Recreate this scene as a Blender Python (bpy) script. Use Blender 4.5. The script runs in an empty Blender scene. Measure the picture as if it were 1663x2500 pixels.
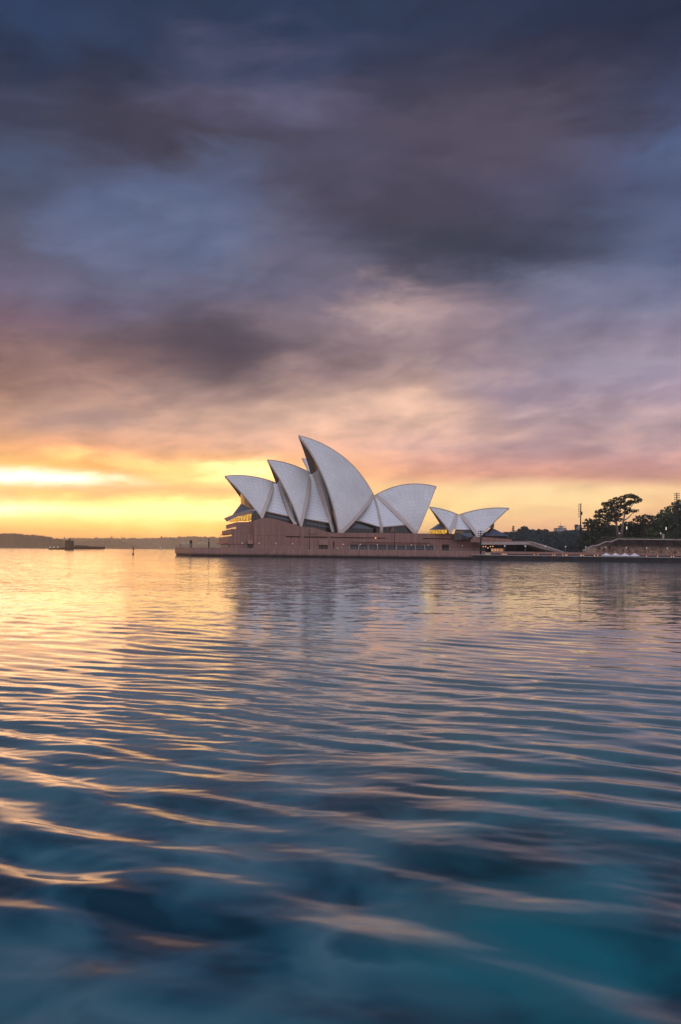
import bpy, math, random
import numpy as np
from mathutils import Vector, Matrix
random.seed(7); rng = np.random.default_rng(11)
sc = bpy.context.scene
col = sc.collection

# ------------------------------------------------------------------ camera
F = 2450.0; XC = 831.5; YC = 1343.2; RHO = 0.0123; CH = 4.05      # focal length in photo pixels, principal point, roll, eye height
RT = np.array([math.cos(RHO), 0, math.sin(RHO)]); UP = np.array([-math.sin(RHO), 0, math.cos(RHO)])
CAM = np.array([0, 0, CH])
cd = bpy.data.cameras.new('camera'); cam = bpy.data.objects.new('camera', cd); col.objects.link(cam)
cd.sensor_fit = 'VERTICAL'; cd.sensor_height = 36.0; cd.lens = F / 2500 * 36.0
cd.shift_y = (YC - 1250.0) / 2500.0; cd.clip_start = 0.1; cd.clip_end = 20000
cam.matrix_world = Matrix(((RT[0], UP[0], 0, 0), (RT[1], UP[1], -1, 0), (RT[2], UP[2], 0, CH), (0, 0, 0, 1)))
sc.camera = cam
sc.view_settings.view_transform = 'Standard'; sc.view_settings.look = 'None'
sc.view_settings.exposure = 0.0; sc.view_settings.gamma = 1.0
sc.cycles.use_denoising = True
sc.cycles.max_bounces = 8; sc.cycles.volume_bounces = 1
sc.cycles.sample_clamp_indirect = 6.0

# ------------------------------------------------------------------ node helpers
class NT:
    def __init__(s, tree): s.t = tree; s.n = tree.nodes; s.l = tree.links
    def put(s, sock, v):
        if v is None: return
        if hasattr(v, 'links') or isinstance(v, bpy.types.NodeSocket): s.l.new(v, sock)
        else: sock.default_value = v
    def math(s, op, a, b=None, c=None, clamp=False):
        m = s.n.new('ShaderNodeMath'); m.operation = op; m.use_clamp = clamp
        for i, v in enumerate((a, b, c)): s.put(m.inputs[i], v)
        return m.outputs[0]
    def vmath(s, op, a, b=None):
        m = s.n.new('ShaderNodeVectorMath'); m.operation = op
        s.put(m.inputs[0], a); s.put(m.inputs[1], b)
        return m.outputs[0]
    def sep(s, v):
        m = s.n.new('ShaderNodeSeparateXYZ'); s.put(m.inputs[0], v); return m.outputs
    def comb(s, x, y, z):
        m = s.n.new('ShaderNodeCombineXYZ')
        for i, v in enumerate((x, y, z)): s.put(m.inputs[i], v)
        return m.outputs[0]
    def sm(s, v, a, b, lo=0.0, hi=1.0, kind='SMOOTHSTEP'):
        m = s.n.new('ShaderNodeMapRange'); m.interpolation_type = kind; m.clamp = True
        s.put(m.inputs['Value'], v); m.inputs['From Min'].default_value = a; m.inputs['From Max'].default_value = b
        m.inputs['To Min'].default_value = lo; m.inputs['To Max'].default_value = hi
        return m.outputs['Result']
    def mix(s, f, a, b, blend='MIX'):
        m = s.n.new('ShaderNodeMix'); m.data_type = 'RGBA'; m.blend_type = blend; m.clamp_factor = True
        s.put(m.inputs['Factor'], f); s.put(m.inputs['A'], None); s.put(m.inputs[6], a); s.put(m.inputs[7], b)
        return m.outputs[2]
    def noise(s, vec, scale, detail=3, rough=0.5, dist=0.0):
        m = s.n.new('ShaderNodeTexNoise'); s.put(m.inputs['Vector'], vec)
        m.inputs['Scale'].default_value = scale; m.inputs['Detail'].default_value = detail
        m.inputs['Roughness'].default_value = rough; m.inputs['Distortion'].default_value = dist
        return m.outputs
    def ramp(s, f, stops, interp='LINEAR'):
        m = s.n.new('ShaderNodeValToRGB'); s.put(m.inputs[0], f); cr = m.color_ramp; cr.interpolation = interp
        while len(cr.elements) < len(stops): cr.elements.new(0.5)
        while len(cr.elements) > len(stops): cr.elements.remove(cr.elements[-1])
        for e, (p, c) in zip(cr.elements, stops): e.position = p; e.color = (*c, 1)
        return m.outputs[0]

def lin(c):
    return tuple((v / 255 / 12.92) if v / 255 <= 0.04045 else ((v / 255 + 0.055) / 1.055) ** 2.4 for v in c)

# ------------------------------------------------------------------ sky (world)
SUN_AZ, SUN_EL = math.radians(-19.0), math.radians(5.0)          # low sun behind cloud beyond the left edge of the promenade
ROWS = [0, 120, 250, 340, 450, 560, 640, 720, 800, 860, 920, 980, 1030, 1065, 1095, 1125, 1155, 1185, 1215, 1245]
COLS = {
 0: [(38,60,98),(37,52,82),(58,65,93),(68,82,115),(72,82,110),(92,92,120),(100,95,125),(112,90,110),(120,92,98),(130,98,92),(150,112,98),(185,138,110),(225,165,105),(255,200,110),(255,252,220),(245,190,110),(255,230,150),(255,235,140),(248,200,95),(238,180,90)],
 230: [(40,58,92),(42,52,78),(62,62,85),(72,72,98),(80,96,136),(98,110,148),(96,98,130),(98,92,118),(110,88,95),(128,98,98),(150,115,108),(180,140,120),(215,155,110),(235,175,95),(250,205,120),(235,180,115),(245,190,105),(255,235,140),(252,212,100),(240,188,95)],
 460: [(40,56,88),(66,72,105),(80,78,108),(78,72,92),(84,99,138),(92,107,144),(100,100,130),(85,80,102),(78,68,84),(105,88,95),(155,125,120),(190,148,125),(210,160,125),(252,205,120),(255,228,130),(245,195,120),(255,222,120),(255,238,130),(255,225,90),(248,205,95)],
 700: [(40,58,92),(66,72,105),(96,92,125),(80,76,102),(78,74,98),(100,100,130),(105,100,125),(125,110,128),(110,95,105),(150,122,122),(180,145,130),(200,158,135),(215,165,135),(240,180,120),(252,200,120),(250,195,120),(252,205,120),(255,215,110),(255,215,95),(245,200,95)],
 950: [(42,56,86),(52,58,86),(70,66,88),(84,76,98),(80,74,98),(66,68,88),(84,82,105),(150,128,140),(148,124,132),(165,135,130),(195,155,138),(205,162,140),(200,160,145),(225,170,140),(235,175,130),(250,210,142),(253,224,145),(255,224,138),(252,213,130),(240,190,122)],
 1250: [(38,50,80),(50,52,78),(68,64,86),(86,78,100),(78,76,106),(66,72,98),(95,100,130),(112,110,140),(130,118,138),(138,122,140),(150,130,145),(165,138,142),(178,145,142),(205,155,138),(215,160,130),(253,222,155),(253,221,150),(249,209,140),(240,188,130),(225,172,124)],
 1568: [(36,46,74),(46,54,84),(66,76,112),(78,96,142),(72,86,124),(82,96,134),(95,108,145),(110,112,145),(138,126,150),(150,135,158),(152,132,150),(160,135,142),(178,145,142),(195,150,138),(205,155,130),(248,208,145),(250,206,138),(241,194,132),(230,178,128),(215,164,124)],
}
HAZE_GAIN = 1.0
w = bpy.data.worlds.new('World'); sc.world = w; w.use_nodes = True
N = NT(w.node_tree); w.node_tree.nodes.clear()
tc = N.n.new('ShaderNodeTexCoord').outputs['Generated']
d = N.vmath('NORMALIZE', tc)
dx, dy, dz = N.sep(d)
az = N.math('ARCTAN2', dx, dy); el = N.math('ARCSINE', dz)
# cloud warp: coordinates stretched along the horizon, bigger shapes higher up
elp = N.math('MAXIMUM', el, 0.0)
cv = N.comb(N.math('MULTIPLY', az, 5.0), N.math('MULTIPLY', N.math('POWER', N.math('ADD', elp, 0.02), 0.75), 17.0), 0.37)
wn = N.noise(cv, 1.0, 5, 0.55, 0.4)['Color']
wr, wg, wb = N.sep(wn)
amp = N.math('ADD', N.math('MULTIPLY', N.math('MULTIPLY', elp, elp), 0.60), 0.0035)
el2 = N.math('ADD', el, N.math('MULTIPLY', N.math('SUBTRACT', wr, 0.5), N.math('MULTIPLY', amp, 1.7)))
az2 = N.math('ADD', az, N.math('MULTIPLY', N.math('SUBTRACT', wg, 0.5), 0.20))
pos = N.math('MULTIPLY', el2, 180 / math.pi / 32, clamp=True)
cur = None; prev = None
for xk, cs in COLS.items():
    px = xk * 1.0606
    a = math.atan((px - XC) / F)
    stops = []
    for yk, c in zip(ROWS, cs):
        e = math.degrees(math.atan((YC + RHO * (px - XC) - yk * 1.0606) / F * math.cos(a)))
        stops.append((e / 32, lin(c)))
    stops = stops[::-1]
    c = N.ramp(pos, stops)
    if cur is None: cur = c
    else: cur = N.mix(N.sm(az2, prev, a), cur, c)
    prev = a
# fine streaky cloud texture
fn = N.noise(N.comb(N.math('ADD', N.math('MULTIPLY', az, 20.0), N.math('MULTIPLY', elp, -12.0)), N.math('MULTIPLY', N.math('POWER', N.math('ADD', elp, 0.01), 0.7), 42.0), 1.7), 1.0, 4, 0.5, 0.3)[0]
cur = N.mix(1.0, cur, N.ramp(fn, [(0.25, (0.86, 0.86, 0.87)), (0.5, (1, 1, 1)), (0.8, (1.14, 1.12, 1.10))]), 'MULTIPLY')
wp = N.noise(N.comb(N.math('ADD', N.math('MULTIPLY', az, 13.0), N.math('MULTIPLY', elp, -9.0)), N.math('MULTIPLY', elp, 24.0), 5.2), 1.0, 5, 0.55, 0.45)[0]
pf = N.noise(N.comb(N.math('ADD', N.math('MULTIPLY', az, 13.0), N.math('MULTIPLY', elp, -10.0)), N.math('MULTIPLY', elp, 34.0), 8.1), 1.0, 5, 0.55, 0.3)[0]
pk = N.math('MULTIPLY', N.sm(elp, 0.055, 0.085), N.sm(elp, 0.30, 0.13))
cur = N.mix(pk, cur, N.mix(1.0, cur, N.ramp(pf, [(0.32, (0.80, 0.79, 0.84)), (0.47, (0.96, 0.95, 0.97)), (0.54, (1.06, 1.05, 1.03)), (0.68, (1.30, 1.22, 1.10))]), 'MULTIPLY'))
wk = N.math('MULTIPLY', N.sm(elp, 0.10, 0.16, 0, 0.8), N.sm(elp, 0.42, 0.25))
cur = N.mix(wk, cur, N.mix(1.0, cur, N.ramp(wp, [(0.30, (0.80, 0.81, 0.84)), (0.5, (1, 1, 1)), (0.62, (1.10, 1.08, 1.06)), (0.75, (1.25, 1.18, 1.12))]), 'MULTIPLY'))
gn = N.noise(N.comb(N.math('MULTIPLY', az, 24.0), N.math('MULTIPLY', el, 62.0), 4.4), 1.0, 5, 0.6, 0.3)['Color']
gr_, gg_, gb_ = N.sep(gn)
# bright gaps of direct glow near the sun
def glow(cur, px, py, rx, ry, c, k, hdr=1.8):
    a0 = math.atan((px - XC) / F); e0 = math.atan((YC + RHO * (px - XC) - py) / F * math.cos(a0))
    u = N.math('DIVIDE', N.math('SUBTRACT', az2, a0), rx / F); v = N.math('ADD', N.math('DIVIDE', N.math('SUBTRACT', el2, e0), ry / F), N.math('MULTIPLY', N.math('SUBTRACT', gr_, 0.5), 2.6)); u = N.math('ADD', u, N.math('MULTIPLY', N.math('SUBTRACT', gg_, 0.5), 1.2))
    q = N.math('EXPONENT', N.math('MULTIPLY', N.math('ADD', N.math('MULTIPLY', u, u), N.math('MULTIPLY', v, v)), -1.0))
    return N.mix(N.math('MULTIPLY', q, k), cur, (*[x * h for x, h in zip(lin(c), (hdr * 1.45, hdr * 0.98, hdr * 0.95) if hdr > 1.0 else (1, 1, 1))], 1))
cur = glow(cur, 40, 1165, 190, 17, (255, 246, 205), 0.95)
cur = glow(cur, 60, 1246, 400, 15, (255, 247, 200), 0.95)
cur = glow(cur, 430, 1250, 240, 28, (255, 238, 155), 0.85)
cur = glow(cur, 905, 750, 95, 50, (186, 154, 152), 0.85, 1.0)
cur = glow(cur, 940, 985, 130, 30, (232, 184, 155), 0.6, 1.0)
cur = glow(cur, 470, 815, 210, 55, (72, 63, 78), 0.55, 1.0)
cur = glow(cur, 1180, 600, 230, 60, (54, 58, 78), 0.75, 1.0)
cur = glow(cur, 1400, 715, 150, 40, (122, 122, 156), 0.6, 1.0)
cur = glow(cur, 980, 480, 220, 60, (66, 62, 80), 0.5, 1.0)
cur = glow(cur, 330, 330, 200, 50, (60, 58, 76), 0.5, 1.0)
cur = glow(cur, 1480, 905, 170, 45, (146, 138, 164), 0.5, 1.0)
cur = glow(cur, 250, 1025, 130, 22, (150, 122, 120), 0.6, 1.0)
cur = glow(cur, 500, 1112, 110, 16, (215, 150, 105), 0.6, 1.0)
cur = glow(cur, 250, 1262, 420, 45, (255, 196, 92), 0.5, 2.1)
cur = glow(cur, 590, 1150, 110, 26, (255, 238, 150), 0.75)
cur = glow(cur, 370, 1125, 80, 22, (255, 215, 125), 0.4, 1.5)
cur = glow(cur, 190, 1105, 60, 16, (255, 212, 115), 0.5, 1.4)
cur = N.mix(1.0, cur, N.ramp(pos, [(0.0, (1.36, 1.25, 1.45)), (0.07, (1.28, 1.20, 1.35)), (0.14, (1.16, 1.10, 1.25)), (0.24, (1.36, 1.34, 1.30)), (0.38, (1.16, 1.15, 1.12)), (0.5, (1.0, 1.0, 0.99)), (0.62, (0.94, 0.96, 0.96))]), 'MULTIPLY')
hs_ = N.n.new('ShaderNodeHueSaturation'); hs_.inputs['Saturation'].default_value = 0.88; N.put(hs_.inputs['Color'], cur); cur = N.mix(N.sm(elp, 0.07, 0.13), cur, hs_.outputs[0])
# added unseen orange glow left of the frame, lights the north faces
gu = N.math('DIVIDE', N.math('ADD', az, math.radians(52)), math.radians(15)); gv = N.math('DIVIDE', N.math('SUBTRACT', el, math.radians(5)), math.radians(6))
gq = N.math('EXPONENT', N.math('MULTIPLY', N.math('ADD', N.math('MULTIPLY', gu, gu), N.math('MULTIPLY', gv, gv)), -1.0))
cur = N.mix(gq, cur, (7.0, 3.3, 1.1, 1))
# sky above the frame and behind the photographer
cur = N.mix(N.sm(el, 0.50, 1.1), cur, (0.17, 0.20, 0.31, 1))
back = N.ramp(N.math('MULTIPLY', el, 2 / math.pi, clamp=True), [(0, (0.88, 0.80, 0.90)), (0.15, (0.94, 0.89, 1.05)), (0.45, (0.74, 0.75, 0.94)), (1, (0.14, 0.18, 0.28))])
cur = N.mix(N.sm(dy, 0.45, -0.35), cur, back)
bg = N.n.new('ShaderNodeBackground'); N.put(bg.inputs[0], cur); bg.inputs[1].default_value = 1.0
wo = N.n.new('ShaderNodeOutputWorld'); N.l.new(bg.outputs[0], wo.inputs[0])

# ------------------------------------------------------------------ sun
sd = bpy.data.lights.new('sun', 'SUN'); sun = bpy.data.objects.new('sun', sd); col.objects.link(sun)
sd.energy = 0.05; sd.angle = math.radians(14); sd.color = (1.0, 0.52, 0.20)
sdir = Vector((math.sin(SUN_AZ) * math.cos(SUN_EL), math.cos(SUN_AZ) * math.cos(SUN_EL), math.sin(SUN_EL)))
sun.rotation_euler = sdir.to_track_quat('Z', 'Y').to_euler()

# ------------------------------------------------------------------ materials
def mat(name, color, rough=0.7, metal=0.0, var=0.0, scale=1.0, spec=0.3, emit=None, estr=0.0):
    m = bpy.data.materials.new(name); m.use_nodes = True
    n = NT(m.node_tree); b = n.n['Principled BSDF']
    b.inputs['Roughness'].default_value = rough; b.inputs['Metallic'].default_value = metal
    b.inputs['Specular IOR Level'].default_value = spec
    if var > 0:
        o = n.n.new('ShaderNodeTexCoord').outputs['Object']
        f = n.noise(o, scale, 4, 0.6)[0]
        n.put(b.inputs['Base Color'], n.ramp(f, [(0.3, tuple(c * (1 - var) for c in color)), (0.7, tuple(min(1, c * (1 + var)) for c in color))]))
    else: b.inputs['Base Color'].default_value = (*color, 1)
    if emit: b.inputs['Emission Color'].default_value = (*emit, 1); b.inputs['Emission Strength'].default_value = estr
    return m

def lines(n, v, width):
    """1 on thin lines at integers of v"""
    fr = n.math('ABSOLUTE', n.math('SUBTRACT', n.math('FRACT', v), 0.5))
    return n.math('GREATER_THAN', fr, 0.5 - width)

def tile_mat():
    m = bpy.data.materials.new('glazed_tiles'); m.use_nodes = True
    n = NT(m.node_tree); b = n.n['Principled BSDF']
    uv = n.n.new('ShaderNodeUVMap'); uv.uv_map = 'UVMap'; e = n.n.new('ShaderNodeUVMap'); e.uv_map = 'edge'
    u, v, _ = n.sep(uv.outputs[0]); db, dm, _ = n.sep(e.outputs[0])
    zig = n.math('ABSOLUTE', n.math('SUBTRACT', n.math('FRACT', u), 0.5))        # chevron joints across each rib
    rows = n.math('ADD', n.math('DIVIDE', v, 2.3), n.math('MULTIPLY', zig, 0.9))
    l1 = lines(n, u, 0.035); l2 = lines(n, rows, 0.055)
    ln = n.math('MAXIMUM', l1, l2)
    cell = n.n.new('ShaderNodeTexWhiteNoise'); cell.noise_dimensions = '2D'
    n.put(cell.inputs['Vector'], n.comb(n.math('FLOOR', u), n.math('FLOOR', rows), 0))
    base = n.ramp(cell.outputs['Value'], [(0, (0.71, 0.70, 0.69)), (1, (0.77, 0.76, 0.75))])
    big = n.noise(n.n.new('ShaderNodeTexCoord').outputs['Object'], 0.09, 4, 0.6)[0]
    base = n.mix(n.sm(big, 0.35, 0.7, 0, 0.35), base, (0.52, 0.50, 0.49, 1))
    c = n.mix(n.math('MULTIPLY', ln, 0.34), base, (0.28, 0.24, 0.23, 1))
    jag = n.noise(n.comb(u, n.math('MULTIPLY', v, 0.7), 0), 2.0, 1)[0]
    bw = n.math('ADD', n.math('MULTIPLY', jag, 1.0), 1.5)
    edge = n.math('MAXIMUM', n.math('LESS_THAN', db, bw), n.math('LESS_THAN', dm, 0.45))
    edge = n.math('MAXIMUM', edge, n.math('LESS_THAN', v, 3.5))
    c = n.mix(edge, c, (0.56, 0.48, 0.43, 1))
    n.put(b.inputs['Base Color'], c)
    n.put(b.inputs['Roughness'], n.math('ADD', n.math('MULTIPLY', edge, 0.3), 0.38))
    b.inputs['Specular IOR Level'].default_value = 0.45
    return m

def panel_mat(name, color, pitch, joint=0.03, var=0.18, dark=0.45, axis=0):
    """precast panels: vertical joints every `pitch` metres along local x"""
    m = bpy.data.materials.new(name); m.use_nodes = True
    n = NT(m.node_tree); b = n.n['Principled BSDF']
    o = n.n.new('ShaderNodeTexCoord').outputs['Object']
    s3 = n.sep(o); x = s3[axis]; z = s3[2]
    xs = n.math('DIVIDE', x, pitch)
    ln = lines(n, xs, joint)
    wn_ = n.n.new('ShaderNodeTexWhiteNoise'); wn_.noise_dimensions = '1D'; n.put(wn_.inputs['W'], n.math('FLOOR', xs))
    base = n.ramp(wn_.outputs['Value'], [(0, tuple(c * (1 - var) for c in color)), (1, tuple(c * (1 + var) for c in color))])
    st = n.noise(n.comb(n.math('MULTIPLY', x, 1.2), s3[1], n.math('MULTIPLY', z, 0.12)), 1.0, 5, 0.65)[0]
    base = n.mix(1.0, base, n.ramp(st, [(0.3, (0.72, 0.70, 0.70)), (0.65, (1.1, 1.1, 1.1))]), 'MULTIPLY')
    damp = n.sm(n.math('ADD', z, n.math('MULTIPLY', n.noise(n.comb(n.math('MULTIPLY', x, 0.5), s3[1], 0), 1.0, 4)[0], 1.8)), 2.0, 3.2)      # tide stain above the water line
    base = n.mix(damp, n.mix(1.0, base, (0.45, 0.45, 0.48, 1), 'MULTIPLY'), base)
    c = n.mix(n.math('MULTIPLY', ln, 0.6), base, tuple(q * dark for q in color) + (1,))
    n.put(b.inputs['Base Color'], c); b.inputs['Roughness'].default_value = 0.75
    b.inputs['Specular IOR Level'].default_value = 0.25
    return m

def glass_mat(name, color, pitch, rough=0.12, mull=(0.10, 0.075, 0.06), width=0.1):
    m = bpy.data.materials.new(name); m.use_nodes = True
    n = NT(m.node_tree); b = n.n['Principled BSDF']
    uv = n.n.new('ShaderNodeUVMap'); uv.uv_map = 'UVMap'
    u, v, _ = n.sep(uv.outputs[0])
    ln = lines(n, n.math('DIVIDE', u, pitch), width)
    n.put(b.inputs['Base Color'], n.mix(ln, (*color, 1), (*mull, 1)))
    n.put(b.inputs['Roughness'], n.math('ADD', n.math('MULTIPLY', ln, 0.4), rough))
    return m

def glow_glass(name, c, strength, pitch):
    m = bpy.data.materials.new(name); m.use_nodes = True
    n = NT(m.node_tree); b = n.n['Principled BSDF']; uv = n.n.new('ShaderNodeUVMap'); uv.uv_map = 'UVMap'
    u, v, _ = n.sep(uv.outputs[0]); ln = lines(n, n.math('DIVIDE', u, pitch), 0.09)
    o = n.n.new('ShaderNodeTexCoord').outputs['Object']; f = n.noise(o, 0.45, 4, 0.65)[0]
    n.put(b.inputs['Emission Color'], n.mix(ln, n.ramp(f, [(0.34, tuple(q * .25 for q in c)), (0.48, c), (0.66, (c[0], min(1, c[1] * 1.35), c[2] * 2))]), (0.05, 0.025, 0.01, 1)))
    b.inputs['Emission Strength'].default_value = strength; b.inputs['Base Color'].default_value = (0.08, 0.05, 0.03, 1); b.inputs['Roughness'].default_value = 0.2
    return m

def rock_mat():
    m = bpy.data.materials.new('stained_sandstone'); m.use_nodes = True
    n = NT(m.node_tree); b = n.n['Principled BSDF']
    o = n.n.new('ShaderNodeTexCoord').outputs['Object']; x, y, z = n.sep(o)
    f = n.noise(n.comb(n.math('MULTIPLY', x, 0.35), y, n.math('MULTIPLY', z, 0.18)), 1.0, 6, 0.65)[0]
    hh = n.sm(n.math('ADD', z, n.math('MULTIPLY', f, 5.0)), 9.0, 11.5)
    base = n.ramp(f, [(0.36, (0.05, 0.035, 0.03)), (0.46, (0.26, 0.16, 0.11)), (0.60, (0.40, 0.27, 0.19)), (0.75, (0.16, 0.10, 0.08))])
    br = n.noise(o, 1.6, 3)[0]
    base = n.mix(1.0, base, n.ramp(br, [(0.3, (0.6, 0.6, 0.6)), (0.7, (1.2, 1.2, 1.2))]), 'MULTIPLY')
    n.put(b.inputs['Base Color'], n.mix(n.math('MULTIPLY', hh, 0.9), base, (0.035, 0.027, 0.027, 1)))
    b.inputs['Roughness'].default_value = 0.95; b.inputs['Specular IOR Level'].default_value = 0.1
    return m

def leaf_mat(name, c1, c2):
    m = bpy.data.materials.new(name); m.use_nodes = True
    n = NT(m.node_tree); b = n.n['Principled BSDF']
    g = n.n.new('ShaderNodeNewGeometry'); o = n.n.new('ShaderNodeTexCoord').outputs['Object']
    f = n.math('ADD', n.math('MULTIPLY', g.outputs['Random Per Island'], 0.6), n.math('MULTIPLY', n.noise(o, 0.25, 2)[0], 0.5))
    n.put(b.inputs['Base Color'], n.ramp(f, [(0.25, c1), (0.85, c2)]))
    b.inputs['Roughness'].default_value = 0.7; b.inputs['Specular IOR Level'].default_value = 0.15
    return m

M = dict(
    tile=tile_mat(),
    concrete=mat('concrete', (0.50, 0.42, 0.37), 0.75, var=0.12, scale=0.4),
    rimc=mat('edge_concrete', (0.52, 0.40, 0.33), 0.7, var=0.08, scale=0.3),
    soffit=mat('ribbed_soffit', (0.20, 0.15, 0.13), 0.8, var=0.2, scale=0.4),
    granite=panel_mat('granite_panels', (0.30, 0.165, 0.130), 1.7, 0.03, 0.08),
    deckw=panel_mat('promenade_panels', (0.32, 0.18, 0.145), 1.9, 0.035, 0.06),
    tidal=mat('tidal_stain', (0.035, 0.028, 0.026), 0.8, var=0.5, scale=0.5),
    bronze=glass_mat('bronze_glass', (0.030, 0.022, 0.020), 1.6, 0.25),
    foyer=glass_mat('dark_glass', (0.012, 0.014, 0.018), 2.0, 0.06, (0.03, 0.025, 0.025), 0.05),
    bluepane=mat('blue_glass', (0.07, 0.12, 0.17), 0.15, spec=0.6),
    hood=glass_mat('hood_glass', (0.11, 0.13, 0.18), 1.5, 0.3, (0.02, 0.022, 0.03), 0.07),
    white=mat('white_metal', (0.62, 0.58, 0.56), 0.5),
    black=mat('dark_metal', (0.02, 0.02, 0.022), 0.6),
    void=mat('dark_recess', (0.012, 0.010, 0.010), 0.8),
    post=mat('grey_post', (0.32, 0.29, 0.28), 0.6),
    amber=glow_glass('amber_window', (1.0, 0.48, 0.04), 0.75, 1.6),  # sunset sky behind the panes painted as emission
    warmwall=glass_mat('sunset_tinted_glass', (0.45, 0.22, 0.07), 1.3, 0.3, (0.22, 0.10, 0.03), 0.14),  # orange base colour paints in the sunset shown by the glass
    peach=mat('lit_interior', (0.4, 0.25, 0.15), 0.5, emit=(1.0, 0.50, 0.24), estr=0.5),
    lamp=mat('warm_lamp', (0.8, 0.5, 0.2), 0.4, emit=(1.0, 0.36, 0.08), estr=1.3),
    globe=mat('white_globe', (0.8, 0.8, 0.78), 0.3, emit=(0.9, 0.88, 0.85), estr=0.12),
    globew=mat('glowing_globe', (0.8, 0.7, 0.55), 0.3, emit=(1.0, 0.82, 0.55), estr=0.7),
    rock=rock_mat(),
    stair=mat('pale_stone', (0.40, 0.33, 0.29), 0.85, var=0.15, scale=0.6),
    grass=mat('lawn', (0.05, 0.075, 0.02), 0.95, var=0.3, scale=0.3, spec=0.1),
    bark=mat('bark', (0.17, 0.13, 0.105), 0.9, var=0.3, scale=0.8),
    barkd=mat('dark_bark', (0.05, 0.04, 0.035), 0.9),
    leafa=leaf_mat('olive_leaves', (0.016, 0.022, 0.010), (0.075, 0.085, 0.040)),
    leafd=leaf_mat('dark_leaves', (0.010, 0.022, 0.015), (0.042, 0.080, 0.046)),
    leafm=leaf_mat('mid_leaves', (0.016, 0.034, 0.022), (0.065, 0.120, 0.064)),
    leafg=leaf_mat('fresh_leaves', (0.03, 0.05, 0.012), (0.09, 0.13, 0.04)),
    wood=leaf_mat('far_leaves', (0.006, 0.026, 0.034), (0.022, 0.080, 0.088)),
    shore=leaf_mat('shore_bush', (0.06, 0.05, 0.028), (0.14, 0.11, 0.06)),
    shorel=leaf_mat('hazed_ridge_bush', (0.11, 0.085, 0.045), (0.26, 0.19, 0.10)),  # lighter copy of the shore bush, distance haze painted in
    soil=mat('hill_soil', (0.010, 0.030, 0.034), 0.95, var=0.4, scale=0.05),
    fort=mat('fort_sandstone', (0.022, 0.015, 0.013), 0.9, var=0.3, scale=0.3),
    fortd=mat('fort_slate', (0.05, 0.045, 0.05), 0.8),
    red=mat('red_paint', (0.45, 0.04, 0.025), 0.5),
    block=panel_mat('pale_render', (0.42, 0.38, 0.36), 3.2, 0.14, 0.06, 0.35),
    canvas=mat('white_canvas', (0.80, 0.76, 0.76), 0.8),
    quay=mat('quay_stone', (0.030, 0.027, 0.028), 0.85, var=0.4, scale=0.4),
    paving=mat('pale_paving', (0.42, 0.36, 0.34), 0.85, var=0.15, scale=0.4),
    cloth=mat('dark_clothes', (0.03, 0.03, 0.04), 0.9), skin=mat('skin', (0.45, 0.28, 0.2), 0.6),
)

# ------------------------------------------------------------------ mesh helpers
def ray(x, y): return RT * (x - XC) / F - UP * (y - YC) / F + np.array([0., 1., 0.])
def P(x, y, Y): return CAM + ray(x, y) * Y                      # point seen at photo pixel x, y at depth Y metres
R1 = lambda x, y: (400 + x / 3.92, 1040 + y / 3.92)
R2 = lambda x, y: (700 + x / 3.92, 1040 + y / 3.92)
R3 = lambda x, y: (1000 + x / 4.6118, 1180 + y / 4.6118)
R4 = lambda x, y: (1300 + x / 4.3196, 1180 + y / 4.3196)
R5 = lambda x, y: (x / 3.5636, 1270 + y / 3.5636)

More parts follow.
